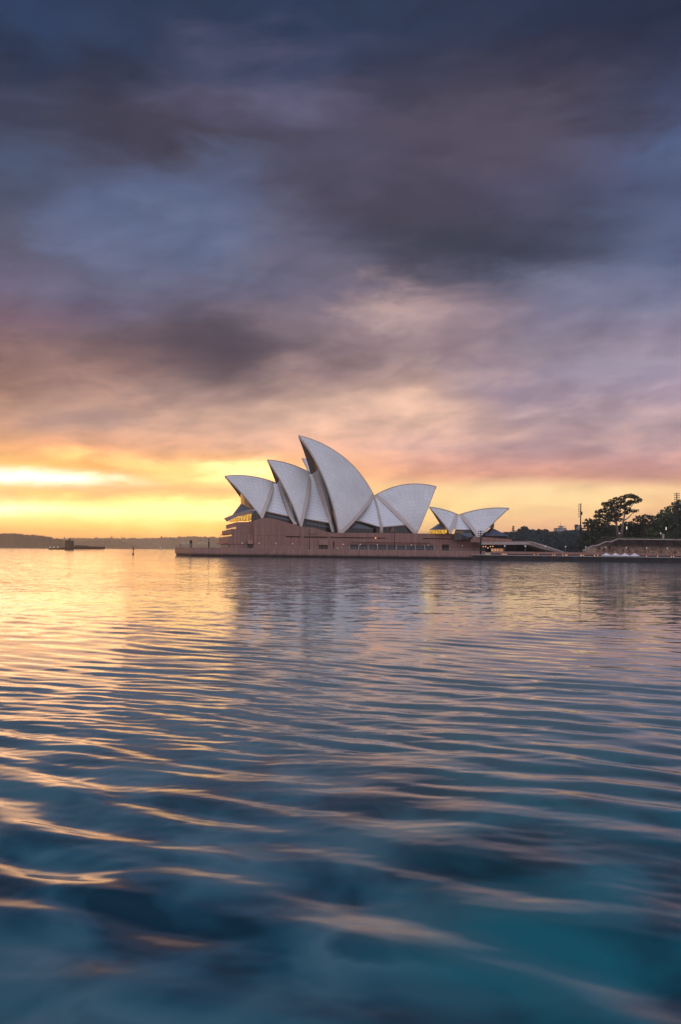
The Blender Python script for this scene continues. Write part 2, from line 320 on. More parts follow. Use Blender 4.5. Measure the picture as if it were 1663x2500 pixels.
class MB:
    def __init__(s): s.v = []; s.f = []; s.uv = []; s.uv2 = []
    def add(s, pts): b = len(s.v); s.v += [tuple(float(c) for c in p) for p in pts]; return b
    def face(s, idx, uv=None, uv2=None):
        s.f.append(tuple(idx)); s.uv.append(uv); s.uv2.append(uv2)
    def quad(s, a, b, c, d, uv=None):
        k = s.add((a, b, c, d)); s.face((k, k + 1, k + 2, k + 3), uv)
    def box(s, lo, hi):
        x0, y0, z0 = lo; x1, y1, z1 = hi
        k = s.add([(x0,y0,z0),(x1,y0,z0),(x1,y1,z0),(x0,y1,z0),(x0,y0,z1),(x1,y0,z1),(x1,y1,z1),(x0,y1,z1)])
        for q in ((0,3,2,1),(4,5,6,7),(0,1,5,4),(1,2,6,5),(2,3,7,6),(3,0,4,7)): s.face([k + i for i in q])
    def prism(s, front, back):
        n = len(front); k = s.add(list(front) + list(back))
        s.face(list(range(k, k + n))); s.face(list(range(k + 2 * n - 1, k + n - 1, -1)))
        for i in range(n):
            j = (i + 1) % n; s.face((k + i, k + n + i, k + n + j, k + j))
    def tube(s, pts, rad, n=8, caps=True):
        pts = [Vector(p) for p in pts]
        if not hasattr(rad, '__len__'): rad = [rad] * len(pts)
        rings = []
        for i, p in enumerate(pts):
            t = (pts[min(i + 1, len(pts) - 1)] - pts[max(i - 1, 0)]).normalized()
            a = t.orthogonal().normalized() if i == 0 else (a - t * a.dot(t)).normalized()
            b = t.cross(a)
            rings.append(s.add([p + (a * math.cos(q) + b * math.sin(q)) * rad[i] for q in [2 * math.pi * k / n for k in range(n)]]))
        for r0, r1 in zip(rings, rings[1:]):
            for k in range(n):
                j = (k + 1) % n; s.face((r0 + k, r0 + j, r1 + j, r1 + k))
        if caps:
            s.face([rings[0] + k for k in range(n)][::-1]); s.face([rings[-1] + k for k in range(n)])
    def lathe(s, c, prof, n=16):
        rings = [s.add([(c[0] + r * math.cos(2*math.pi*k/n), c[1] + r * math.sin(2*math.pi*k/n), c[2] + z) for k in range(n)]) for r, z in prof]
        for r0, r1 in zip(rings, rings[1:]):
            for k in range(n):
                j = (k + 1) % n; s.face((r0 + k, r0 + j, r1 + j, r1 + k))
        s.face([rings[0] + k for k in range(n)][::-1]); s.face([rings[-1] + k for k in range(n)])
    def ball(s, c, r, n=10):
        s.lathe(c, [(max(0.02 * r, r * math.sin(math.pi * i / 8)), -r * math.cos(math.pi * i / 8)) for i in range(9)], n)
    def grid(s, rows, uvs=None, uv2=None):
        nr, nc = len(rows), len(rows[0]); k = s.add([p for r in rows for p in r])
        for i in range(nr - 1):
            for j in range(nc - 1):
                q = ((i, j), (i, j + 1), (i + 1, j + 1), (i + 1, j))
                s.face([k + a * nc + b for a, b in q], [uvs[a][b] for a, b in q] if uvs else None, [uv2[a][b] for a, b in q] if uv2 else None)
    def build(s, name, m, parent=None, smooth=False, loc=None, fixn=True):
        me = bpy.data.meshes.new(name)
        off = np.array(loc if loc is not None else (0, 0, 0), float)
        vs = (np.array(s.v) - off).tolist()
        me.from_pydata(vs, [], s.f)
        if any(u is not None for u in s.uv):
            for nm, src in (('UVMap', s.uv), ('edge', s.uv2)):
                if not any(u is not None for u in src): continue
                L = me.uv_layers.new(name=nm); dat = []
                for f, u in zip(s.f, src):
                    for i in range(len(f)): dat += list(u[i]) if u else [0.5, 0.5]
                L.data.foreach_set('uv', dat)
        me.materials.append(m)
        me.validate(); me.update()
        if smooth:
            me.polygons.foreach_set('use_smooth', [True] * len(me.polygons))
        o = bpy.data.objects.new(name, me); col.objects.link(o)
        if parent is not None: o.parent = parent
        if loc is not None: o.location = loc
        return o

def tag(o, label=None, cat=None, group=None, kind=None):
    if label: o['label'] = label
    if cat: o['category'] = cat
    if group: o['group'] = group
    if kind: o['kind'] = kind
    return o
def thing(name, loc, label, cat, group=None, rz=0.0):
    o = bpy.data.objects.new(name, None); col.objects.link(o); o.location = [float(c) for c in loc]; o.rotation_euler = (0, 0, rz)
    return tag(o, label, cat, group)
def copy_tree(o, parent=None):
    c = o.copy(); col.objects.link(c)
    if parent is not None: c.parent = parent
    for ch in [q for q in bpy.data.objects if q.parent == o]: copy_tree(ch, c)
    return c

# ================================================================== WATER
def build_water():
    yp = np.concatenate([np.linspace(1750, 40, 1150), np.geomspace(38, 1.45, 70)])
    BK = 14.0                                       # the fan of fine ripples starts this far behind the quay
    rad = np.concatenate([[0.5, 4.0, 8.0, 12.0, 15.0, 17.5, 19.0], BK + CH * F / yp])
    ND = 680; dense = np.linspace(math.radians(-34), math.radians(34), ND)
    rest = np.linspace(math.radians(34), math.radians(326), 240)[1:-1]
    ang = np.concatenate([dense, rest]); na = len(ang); nr = len(rad)
    RR, AA = np.meshgrid(rad, ang, indexing='ij')
    X = RR * np.sin(AA); Yv = RR * np.cos(AA) - BK
    gr = np.gradient(rad)[:, None] * np.ones_like(AA)
    ga = RR * np.gradient(ang)[None, :]; ga[:, ND:] = RR[:, ND:] * 0.0213; gr = np.maximum(gr, np.abs(ga) * 0.9)
    Z = np.zeros_like(X); RR = np.maximum(RR - BK, 0.0)
    r2 = np.random.default_rng(5)
    env = [r2.uniform(0, 6.28, 8), r2.uniform(-1, 1, (8, 2)) * 0.22]
    E1 = sum(np.sin(X * k[0] + Yv * k[1] + p) for p, k in zip(env[0][:4], env[1][:4])) / 2.0
    E2 = sum(np.sin(X * k[0] + Yv * k[1] + p) for p, k in zip(env[0][4:], env[1][4:])) / 2.0
    WX = X + 0.35 * np.sin(Yv * 0.5 + 0.3 * X + 1.0); WY = Yv + 0.35 * np.sin(X * 0.45 - 0.2 * Yv)
    comps = []
    for i in range(46): comps.append((r2.uniform(0.85, 2.0), math.radians(r2.normal(63, 12)), 0.0108, 1))
    for i in range(30): comps.append((r2.uniform(0.35, 0.9), math.radians(r2.normal(74, 16)), 0.0095, 2))
    for i in range(16): comps.append((r2.uniform(1.5, 4.2), math.radians(r2.normal(60, 60)), 0.0145, 0))
    for i in range(14): comps.append((r2.uniform(0.22, 0.45), math.radians(r2.normal(80, 40)), 0.007, 2))
    for lam, th, sl, kind in comps:
        k = 2 * math.pi / lam; a = sl / k * 1.414
        att = np.clip((lam / gr - 2.0) / 2.0, 0, 1)
        e = 1.0
        if kind == 1: e = np.clip(1.0 + 0.8 * E1, 0.15, 2.2) * np.interp(RR, [9, 13, 18, 28, 60], [0.55, 0.85, 1.0, 0.66, 0.45])
        if kind == 0: e = np.interp(RR, [9, 16, 30], [1.05, 0.6, 0.3])
        if kind == 2: e = np.clip(0.9 + 0.9 * E2, 0.05, 2.2) * np.clip((RR - 7) / 22, 0.10, 0.85)
        Z += a * att * e * np.sin(k * (math.cos(th) * WX + math.sin(th) * WY) + r2.uniform(0, 6.28))
    V = np.stack([X, Yv, Z], -1).reshape(-1, 3)
    i, j = np.meshgrid(np.arange(nr - 1), np.arange(na), indexing='ij'); j2 = (j + 1) % na
    Q = np.stack([i * na + j, (i + 1) * na + j, (i + 1) * na + j2, i * na + j2], -1).reshape(-1, 4)[:, ::-1]
    me = bpy.data.meshes.new('water')
    me.vertices.add(len(V)); me.vertices.foreach_set('co', V.astype(np.float32).ravel())
    me.loops.add(Q.size); me.loops.foreach_set('vertex_index', Q.astype(np.int32).ravel())
    me.polygons.add(len(Q)); me.polygons.foreach_set('loop_start', np.arange(0, Q.size, 4, dtype=np.int32))
    me.polygons.foreach_set('use_smooth', np.ones(len(Q), dtype=bool))
    me.update(calc_edges=True)
    m = bpy.data.materials.new('harbour_water'); m.use_nodes = True
    n = NT(m.node_tree); b = n.n['Principled BSDF']
    g = n.n.new('ShaderNodeNewGeometry'); pos = g.outputs['Position']; nx, ny, nz = n.sep(g.outputs['Normal'])
    px, py, pz = n.sep(pos)
    out = n.math('ADD', n.sm(py, 14.0, 110.0), n.sm(py, 120.0, 420.0, 0.0, 0.55))                      # sheltered smooth water by the near quay, rippled further out
    v1 = n.comb(n.math('MULTIPLY', px, 0.8), py, 0.0)
    n1 = n.vmath('SUBTRACT', n.noise(v1, 2.6, 3, 0.55)['Color'], (0.5, 0.5, 0.5))
    n2 = n.vmath('SUBTRACT', n.noise(v1, 0.55, 3, 0.55)['Color'], (0.5, 0.5, 0.5))
    patch = n.sm(n.noise(n.comb(n.math('MULTIPLY', px, 0.012), n.math('MULTIPLY', py, 0.03), 3.0), 1.0, 3)[0], 0.3, 0.7, 0.55, 1.3)
    k1 = n.math('MULTIPLY', n.math('ADD', n.math('MULTIPLY', out, 0.17), 0.008), patch)
    k2 = n.math('MULTIPLY', n.math('MULTIPLY', out, 0.17), patch)
    a1, b1, _ = n.sep(n1); a2, b2, _ = n.sep(n2)
    sx = n.math('ADD', n.math('MULTIPLY', a1, k1), n.math('MULTIPLY', a2, k2))
    sy = n.math('ADD', n.math('MULTIPLY', b1, k1), n.math('MULTIPLY', b2, k2))
    nn = n.vmath('NORMALIZE', n.vmath('ADD', g.outputs['Normal'], n.comb(sx, sy, 0.0)))
    n.put(b.inputs['Normal'], nn)
    # clear water over a rocky bed by the near quay (dark boulders); pale patches and far grey paint in reflected sky
    bed = n.noise(n.comb(n.math('MULTIPLY', px, 0.55), n.math('MULTIPLY', py, 0.42), 2.3), 1.0, 3, 0.5, 0.4)[0]
    deep = n.sm(n.math('ADD', px, n.math('MULTIPLY', bed, 2.0)), 0.9, 3.2)
    rocks_and_sky = n.ramp(bed, [(0.38, (0.006, 0.040, 0.066)), (0.46, (0.018, 0.095, 0.140)), (0.55, (0.048, 0.155, 0.200)), (0.66, (0.085, 0.195, 0.240)), (0.74, (0.03, 0.09, 0.13))])
    teal = n.ramp(bed, [(0.36, (0.003, 0.035, 0.052)), (0.48, (0.010, 0.100, 0.132)), (0.62, (0.014, 0.165, 0.200))])
    body = n.mix(deep, rocks_and_sky, teal)
    body = n.mix(n.sm(py, 10.0, 30.0), body, (0.125, 0.205, 0.220, 1))
    n.put(b.inputs['Base Color'], body)
    n.put(b.inputs['Roughness'], n.sm(py, 9.0, 40.0, 0.13, 0.06)); b.inputs['IOR'].default_value = 1.33
    me.materials.append(m)
    o = bpy.data.objects.new('water', me); col.objects.link(o)
    tag(o, 'rippled harbour water reflecting gold and violet dawn cloud', 'water', kind='structure')
build_water()

# ================================================================== OPERA HOUSE
TH = math.radians(11); AX = np.array([math.cos(TH), math.sin(TH), 0]); NV = np.array([math.sin(TH), -math.cos(TH), 0])
OO = np.array([0., 550., 0.])
def frame(O, th):
    ax = np.array([math.cos(th), math.sin(th), 0]); nv = np.array([math.sin(th), -math.cos(th), 0])
    def H(x, y, b=0.0):                                             # point on the vertical plane b metres in front of the hall's axis
        dd = ray(x, y); t = ((O + nv * b - CAM) @ nv) / (dd @ nv); p = CAM + dd * t - O
        return np.array([p @ ax, -(p @ nv), p[2]])
    return H
H = frame(OO, TH)
opera = thing('opera_house', OO, 'opera house of tall white tiled shells on a red brown podium', 'opera house', rz=TH)

def circ(pts):
    x = pts[:, 0]; z = pts[:, 2]; A = np.c_[2*x, 2*z, np.ones(len(x))]
    s = np.linalg.lstsq(A, x*x + z*z, rcond=None)[0]
    return s[0], s[1], math.sqrt(s[2] + s[0]**2 + s[1]**2)

class Shell:
    """two mirrored spherical triangles meeting in a ridge; ribs fan out from each foot"""
    def __init__(s, Hf, ridge, foot, w, y0=0.0):
        pts = np.array([Hf(*p, 0.0) for p in ridge]); s.cx, s.cz, rr = circ(pts)
        f = Hf(*foot, w); s.t = ((f[0]-s.cx)**2 + (f[2]-s.cz)**2 + f[1]**2 - rr*rr) / (2*f[1])
        s.cen = np.array([s.cx, s.t, s.cz]); s.R = math.hypot(rr, s.t); s.rr = rr; s.f = f
        a = lambda p: math.atan2(p[2]-s.cz, p[0]-s.cx)
        s.a0, s.a1 = a(pts[0]), a(pts[-1])
    def at(s, u, v, off=0.0):
        ang = s.a0 + (s.a1 - s.a0) * u
        B = np.array([s.cx + s.rr*math.cos(ang), 0, s.cz + s.rr*math.sin(ang)]) - s.cen
        A = s.f - s.cen; na, nb = np.linalg.norm(A), np.linalg.norm(B)
        om = math.acos(np.clip(A @ B / na / nb, -1, 1))
        q = (A/na*math.sin((1-v)*om) + B/nb*math.sin(v*om)) / math.sin(om)
        p = s.cen + q * (s.R - off)
        return p
    def build(s, parent, xf=None, thick=0.9, ns=26, nv=26, v0=0.03):
        xf = xf or (lambda p: p)
        us = np.linspace(0, 1, ns); vs = np.linspace(v0, 1, nv)
        rl = s.rr * abs(s.a1 - s.a0); nrib = max(4, round(rl / 3.4)); L = np.linalg.norm(s.at(0.5, 0) - s.at(0.5, 1)) * 1.03
        out, inn, rim = MB(), MB(), MB()
        for sg in (1, -1):
            mir = np.array([1, sg, 1])
            O_ = [[xf(s.at(u, v) * mir) for v in vs] for u in us]
            I_ = [[xf((s.at(u, v, thick) * np.array([1, 1, 1]) if v < 1 else s.at(u, 1) - np.array([0, 0, thick])) * mir) for v in vs] for u in us]
            for k in range(ns):                                    # keep the lining on its own side of the ridge
                for q in range(nv):
                    pass
            wid = [np.linalg.norm(s.at(0, v) - s.at(1, v)) for v in vs]
            uv = [[(u * nrib, v * L) for v in vs] for u in us]
            uv2 = [[((1 - u) * wid[q], u * wid[q]) for q, v in enumerate(vs)] for u in us]
            out.grid(O_, uv, uv2); inn.grid(I_)
            rim.grid([O_[0], I_[0]]); rim.grid([O_[-1], I_[-1]]); rim.grid([[r[0] for r in O_], [r[0] for r in I_]])
            edge = [s.at(0.0, v, -0.06) * mir for v in vs]; edge2 = [s.at(0.012, v, -0.06) * mir for v in vs]
            rim.grid([[xf(p) for p in edge], [xf(p) for p in edge2]])
        sh = out.build('roof_shell', M['tile'], parent, smooth=True)
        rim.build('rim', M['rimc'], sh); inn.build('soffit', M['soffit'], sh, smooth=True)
        # ridge capping
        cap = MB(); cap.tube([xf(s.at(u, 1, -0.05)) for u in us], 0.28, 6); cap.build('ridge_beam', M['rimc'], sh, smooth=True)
        return sh
    def mouth(s, parent, u=0.09, v0=0.03, v1=0.985, m='bronze', name='glass_wall', nb=10):
        mb = MB(); rows, uvs = [], []
        for v in np.linspace(v0, v1, 20):
            p = s.at(u, v, 1.2); q = p * np.array([1, -1, 1])
            rows.append([p + (q - p) * k / nb for k in range(nb + 1)])
            uvs.append([((p + (q - p) * k / nb)[1] + 60, p[2]) for k in range(nb + 1)])
        mb.grid(rows, uvs); return mb.build(name, M[m], parent)

S1 = Shell(H, [R1(583,480), R1(720,476), R1(880,488), R1(1000,518), R1(1072,548)], R1(945,895), 15)
S2 = Shell(H, [R1(990,325), R1(1100,338), R1(1200,362), R1(1330,415), R1(1415,455)], R1(1318,985), 19)
S3 = Shell(H, [R2(112,93), R2(300,150), R2(450,235), R2(600,350), R2(720,480), R2(800,600), R2(835,672)], R2(505,1060), 23)
S4 = Shell(H, [R2(1433,582), R2(1250,556), R2(1100,568), R2(960,605), R2(842,670)], R2(1240,1060), 15)
for s, u in ((S1, 0.10), (S2, 0.10), (S3, 0.085), (S4, 0.06)):
    s.build(opera); s.mouth(opera, u)
# the eastern hall: only its tallest shell shows, between the western shells
tipw = S3.at(0, 1); e_tip = frame(OO, TH)(*R2(147, 310), -62)
ra = math.radians(-15); ROT = np.array([[math.cos(ra), -math.sin(ra), 0], [math.sin(ra), math.cos(ra), 0], [0, 0, 1]])
S3.build(opera, xf=lambda p: e_tip + ROT @ (p - tipw) * 0.84)

def patch(rows_px, name, m, parent, n=12, bulge=0.0, Hf=None, rib=3.0):
    """loft between two pixel polylines; every row: (left px, right px, b left, b right)"""
    Hf = Hf or H; g, uv, e2 = [], [], []
    L = np.array([Hf(*r[0], r[2]) for r in rows_px]); R_ = np.array([Hf(*r[1], r[3]) for r in rows_px])
    t0 = np.linspace(0, 1, len(rows_px)); tt = np.linspace(0, 1, 14)
    Li = np.stack([np.interp(tt, t0, L[:, k]) for k in range(3)], 1); Ri = np.stack([np.interp(tt, t0, R_[:, k]) for k in range(3)], 1)
    H0 = np.linalg.norm(L[0] - L[-1])
    for i, t in enumerate(tt):
        row, u_, e_ = [], [], []
        wd = np.linalg.norm(Li[i] - Ri[i])
        for k in range(n + 1):
            q = k / n; p = Li[i] * (1 - q) + Ri[i] * q
            p = p + np.array([0, -bulge * math.sin(math.pi * q) * min(1, wd / 10), 0])
            row.append(p); u_.append((q * wd / rib, (1 - t) * H0 + 4)); e_.append((5, 5))
        g.append(row); uv.append(u_); e2.append(e_)
    mb = MB(); mb.grid(g, uv, e2); o = mb.build(name, m, parent, smooth=True)
    return o

# side shells between the sails
side_t = mat('side_shell_tiles', (0.72, 0.73, 0.76), 0.35, var=0.05, scale=0.5, spec=0.5)
def side_mat():
    m = bpy.data.materials.new('side_tiles'); m.use_nodes = True
    n = NT(m.node_tree); b = n.n['Principled BSDF']
    uv = n.n.new('ShaderNodeUVMap'); uv.uv_map = 'UVMap'; u, v, _ = n.sep(uv.outputs[0])
    zig = n.math('MULTIPLY', n.math('ABSOLUTE', n.math('SUBTRACT', n.math('FRACT', n.math('MULTIPLY', u, 0.33)), 0.5)), 1.0)
    ln = lines(n, n.math('ADD', n.math('DIVIDE', v, 1.9), zig), 0.06)
    c = n.mix(n.math('MULTIPLY', ln, 0.5), (0.78, 0.785, 0.80, 1), (0.32, 0.29, 0.29, 1))
    n.put(b.inputs['Base Color'], c); b.inputs['Roughness'].default_value = 0.32; b.inputs['Specular IOR Level'].default_value = 0.5
    return m
M['side'] = side_mat()
patch([(R1(1050,552), R1(1088,552), 1, 2), (R1(1005,680), R1(1128,690), 4.5, 6.5), (R1(965,815), R1(1188,858), 9.5, 13)], 'side_shell', M['side'], opera, bulge=0.8)
patch([(R2(205,460), R2(246,462), 0.8, 2), (R2(180,690), R2(330,700), 7, 9), (R2(155,885), R2(405,922), 13, 17)], 'side_shell', M['side'], opera, bulge=0.8)
patch([(R2(815,680), R2(838,680), 0.3, 1), (R2(720,795), R2(872,795), 5, 9), (R2(640,900), R2(905,966), 11.5, 19)], 'side_shell', M['side'], opera, bulge=0.5)
patch([(R2(838,680), R2(868,680), 1, 0.3), (R2(874,795), R2(1025,795), 9, 4.5), (R2(910,966), R2(1200,940), 19, 9.5)], 'side_shell', M['side'], opera, bulge=0.5)
# beige seam between the two southern side shells
sb = MB(); sb.tube([H(*R2(838,680), 1.5), H(*R2(873,795), 9.3), H(*R2(908,968), 19.4), H(*R2(908,1030), 19.6)], [0.4, 0.5, 0.8, 1.0], 8); sb.build('seam_rib', M['concrete'], opera, smooth=True)
# inner pedestal shells that stand behind each mouth (beige band + tiled band)
patch([(R1(1083,545), R1(1100,528), 1.5, 1.3), (R1(1135,690), R1(1158,680), 6.3, 6.0), (R1(1190,855), R1(1213,815), 12.6, 12), (R1(1245,942), R1(1258,942), 17, 17)], 'pedestal_rib', M['concrete'], opera)
patch([(R1(1100,528), R1(1118,512), 1.3, 1.0), (R1(1158,680), R1(1186,690), 6.0, 4.8), (R1(1213,815), R1(1236,815), 12, 11), (R1(1258,942), R1(1274,942), 17, 16.5)], 'louvre_shell', M['tile'], opera)
patch([(R2(244,458), R2(290,428), 1.5, 1.3), (R2(300,640), R2(345,610), 7.5, 7), (R2(400,910), R2(420,860), 17, 16), (R2(432,1015), R2(444,1015), 21, 21)], 'pedestal_rib', M['concrete'], opera)
patch([(R2(290,428), R2(306,418), 1.3, 1.0), (R2(345,610), R2(385,620), 7, 5.5), (R2(420,860), R2(438,860), 16, 14.5), (R2(444,1015), R2(456,1015), 21, 20)], 'louvre_shell', M['tile'], opera)
# concrete skirts under the side shells, and the dark foyer glass behind
def strip(pts, wpx, b0, b1, name, m):
    mb = MB(); mb.prism([H(x, y, b0) for x, y in pts], [H(x, y, b1) for x, y in pts]); return mb.build(name, M[m], opera)
def glz(pts, b, name='foyer_glazing', m='foyer'):
    mb = MB(); f = [H(x, y, b) for x, y in pts]; bk = [p + np.array([0, 2.0, 0]) for p in f]
    mb.prism(f, bk)
    mb.uv = [[(mb.v[i][0] + 200, mb.v[i][2]) for i in fc] for fc in mb.f]
    return mb.build(name, M[m], opera)
glz([R1(935,890), R1(950,800), R1(1190,858), R1(1250,950), R1(1230,990), R1(930,990)], 9)
glz([R2(125,985), R2(140,860), R2(405,922), R2(440,1025), R2(430,1060), R2(125,1060)], 12.5)
glz([R2(500,1035), R2(640,880), R2(905,966), R2(908,1060), R2(500,1060)], 11)
glz([R2(908,1060), R2(908,966), R2(1155,942), R2(1215,1030), R2(1215,1060)], 11)
def ledge(a, b_, bf, h=0.45, name='shell_edge', m='rimc'):
    mb = MB(); p, q = H(*a, bf), H(*b_, bf); dn = np.array([0, 0, -h]); bk = np.array([0, 1.2, 0])
    mb.prism([p, q, q + dn, p + dn], [p + bk, q + bk, q + dn + bk, p + dn + bk]); return mb.build(name, M[m], opera)
ledge(R1(998,815), R1(1188,858), 13.2); ledge(R2(192,885), R2(405,922), 17.2)
ledge(R2(688,900), R2(905,966), 19.2); ledge(R2(910,966), R2(1155,940), 16)
# sill beams inside the openings
for a, b_, bb in ((R1(1000,850), R1(1200,893), 11.2), (R2(190,922), R2(410,962), 14.6)):
    ledge(a, b_, bb, 0.7, 'sill_beam', 'bluepane')
pn = MB(); pn.prism([H(*R2(618,978), 13.6), H(*R2(680,935), 13.6), H(*R2(825,982), 13.6), H(*R2(822,986), 13.6)], [H(*R2(618,978), 13.3), H(*R2(680,935), 13.3), H(*R2(825,982), 13.3), H(*R2(822,986), 13.3)]); pn.build('window', M['bluepane'], opera)
pn = MB(); pn.prism([H(*p, 12.2) for p in (R2(985,1012), R2(1005,975), R2(1018,960), R2(1032,978), R2(1057,1014))], [H(*p, 11.6) for p in (R2(985,1012), R2(1005,975), R2(1018,960), R2(1032,978), R2(1057,1014))]); pn.build('glow_window', M['amber'], opera)
# dark legs of glass between pedestal and sail
for pts, b in (((R1(1222,740), R1(1232,750), R1(1262,860), R1(1290,955), R1(1266,955), R1(1240,830)), 15.5), ((R2(395,670), R2(408,690), R2(448,860), R2(482,1020), R2(440,1020), R2(430,860)), 18)):
    glz(pts, b, 'slit_glazing')

# north foyer: glass hood, brim and windows with painted sunset glow under the northernmost shell
def ring(front, end, b, Hf, sgn=-1, n=20, pw=2.0):
    f = Hf(*front, 0.0); e = Hf(*end, b); out = []
    for k in range(n + 1):
        ph = -math.pi/2 + math.pi * k / n
        out.append(np.array([e[0] + (f[0] - e[0]) * math.cos(ph), b * math.sin(ph), f[2] + (e[2] - f[2]) * abs(math.sin(ph))**pw]))
    return out
def loft(r0, r1, name, m, parent):
    mb = MB(); n = len(r0); arc = np.cumsum([0] + [np.linalg.norm(r1[i+1] - r1[i]) for i in range(n - 1)])
    mb.grid([r0, r1], [[(a, 1) for a in arc], [(a, 0) for a in arc]]); return mb.build(name, M[m], parent, smooth=True)
rT = ring(R1(738,742), R1(888,802), 10, H); rB = ring(R1(650,860), R1(888,800), 13, H); rF = ring(R1(575,886), R1(888,806), 14.5, H)
rG = ring(R1(605,918), R1(890,835), 12.5, H); rU = ring(R1(735,628), R1(845,770), 8.8, H); rL = ring(R1(622,924), R1(870,900), 12.2, H)
loft(rU, rT, 'upper_window', 'warmwall', opera)
hd = loft(rT, rB, 'glass_hood', 'hood', opera)
loft(rB, rF, 'brim', 'white', opera); loft(rF, rG, 'brim_soffit', 'white', opera)
rG2 = [p * np.array([1, 1, 1]) for p in ring(R1(622,916), R1(880,838), 12.3, H)]
loft(rG2, rL, 'glow_window', 'amber', opera)
glz([R1(840,845), R1(880,810), R1(930,870), R1(915,895), R1(860,920), R1(838,920)], 14.5)

# podium -------------------------------------------------------------
ZD = 4.55                                                            # promenade level
pod = MB()
def block(mb, outline, bf, bb, bottom=ZD - 0.1):
    f = [H(x, y, bf) for x, y in outline]
    f = [np.array([p[0], p[1], max(p[2], bottom)]) for p in f]
    mb.prism(f, [p + np.array([0, bf - bb, 0]) for p in f])
top = [R1(862,1190), R1(862,915), R1(930,886), R1(1000,880), R1(1060,888), R1(1200,930), R1(1330,965), R1(1440,972), R2(300,985), R2(380,1012), R2(440,1022),
       R2(1000,1025), R2(1400,1030), R3(520,570), R3(560,578), R3(600,595), R3(680,620), R3(740,640), R3(812,658), R3(812,820)]
block(pod, top, 33, -95)
podium = pod.build('podium', M['granite'], opera)
for outl, bf, bb in (([R1(693,985), R1(693,920), R1(864,916), R1(864,1060), R1(693,1060)], 30, -32),
                     ([R1(655,1030), R1(655,985), R1(695,985), R1(864,1052), R1(864,1070), R1(655,1070)], 31, -30)):
    mb = MB(); block(mb, outl, bf, bb); mb.build('terrace_wall', M['granite'], podium)
mb = MB(); block(mb, [R1(622,1130), R1(622,1060), R1(866,1056), R1(866,1130)], 32.2, -28); block(mb, [R1(628,1190), R1(628,1130), R1(866,1130), R1(866,1190)], 31.9, -26); mb.build('terrace_wall', M['granite'], podium)
for (x0, y0, x1, y1), bf, bb, m in (((615,985,693,964), 20, -30, 'peach'), ((606,1053,660,1034), 22, -30, 'foyer')):
    pass
# recessed glazing bands and flared awnings on the stepped north terraces
def nbox(x, y0, y1, out, bf, bb, name, m):
    p0, p1 = H(*R1(x, y0), bf), H(*R1(x, y1), bf); mb = MB()
    mb.box((p0[0] - out, -bf, min(p0[2], p1[2])), (p0[0] + 3, -bb, max(p0[2], p1[2])))
    mb.uv = [[(mb.v[i][0] + mb.v[i][1] + 200, mb.v[i][2]) for i in fc] for fc in mb.f]
    return mb.build(name, M[m], podium)
nbox(693, 922, 960, 0.25, 29.7, -32.5, 'parapet', 'granite'); nbox(693, 964, 984, 0.12, 29.5, -31, 'window', 'peach')
nbox(655, 988, 1026, 0.6, 30.8, -30.5, 'parapet', 'granite'); nbox(655, 1036, 1052, 0.2, 30, -29, 'window', 'foyer'); nbox(655, 1026, 1032, 1.6, 31.2, -31, 'awning', 'granite')
nbox(622, 1060, 1118, 0.5, 32.0, -28.5, 'parapet', 'granite'); nbox(622, 1134, 1172, 0.1, 31.7, -26, 'window', 'foyer'); nbox(622, 1120, 1128, 2.0, 32.4, -29, 'awning', 'granite')

def pbox(x0, y0, x1, y1, name, m, b=33.0, proud=0.05, parent=None, Rf=None):
    """raised panel on the podium's west wall between two photo pixels"""
    p, q = H(x0, y0, b), H(x1, y1, b); mb = MB()
    mb.box((p[0], -b - proud, min(p[2], q[2])), (q[0], -b + 0.3, max(p[2], q[2])))
    mb.uv = [[(mb.v[i][0] + 200, mb.v[i][2]) for i in fc] for fc in mb.f]
    return mb.build(name, M[m], parent or podium)
def slot(R, x0, y0, x1, y1):
    a, c = R(x0, y0), R(x1, y1); o = pbox(*a, *c, 'slot_window', 'void')
    pbox(a[0], a[1] - 0.5, c[0], a[1], 'ledge', 'granite', proud=0.45, parent=o)
slot(R1, 1172, 1055, 1305, 1067); slot(R2, 163, 1058, 392, 1071); slot(R2, 422, 1063, 950, 1078); slot(R1, 1340, 1058, 1490, 1067)
slot(R3, 155, 618, 600, 633)
gl = MB(); p = H(*R2(851,1072), 33.2); gl.ball(p, 0.42); gl.build('lit_lamp', M['lamp'], podium)
# window strip with pale columns under a long ledge
ws = pbox(*R2(596,1138), *R2(1410,1188), 'window_strip', 'void', proud=0.06)
for k in range(10):
    x = 598 + k * 90.2; pbox(*R2(x - 4, 1136), *R2(x + 4, 1192), 'column', 'post', proud=0.55, parent=ws)
for k in range(9):
    x = 598 + k * 90.2; pbox(*R2(x + 12, 1146), *R2(x + 80, 1184), 'pane', 'foyer', proud=0.1, parent=ws)
pbox(*R2(620,1109), *R2(1372,1116), 'ledge', 'granite', proud=0.8)
pbox(*R2(590,1128), *R2(1416,1137), 'lintel', 'granite', proud=0.5)
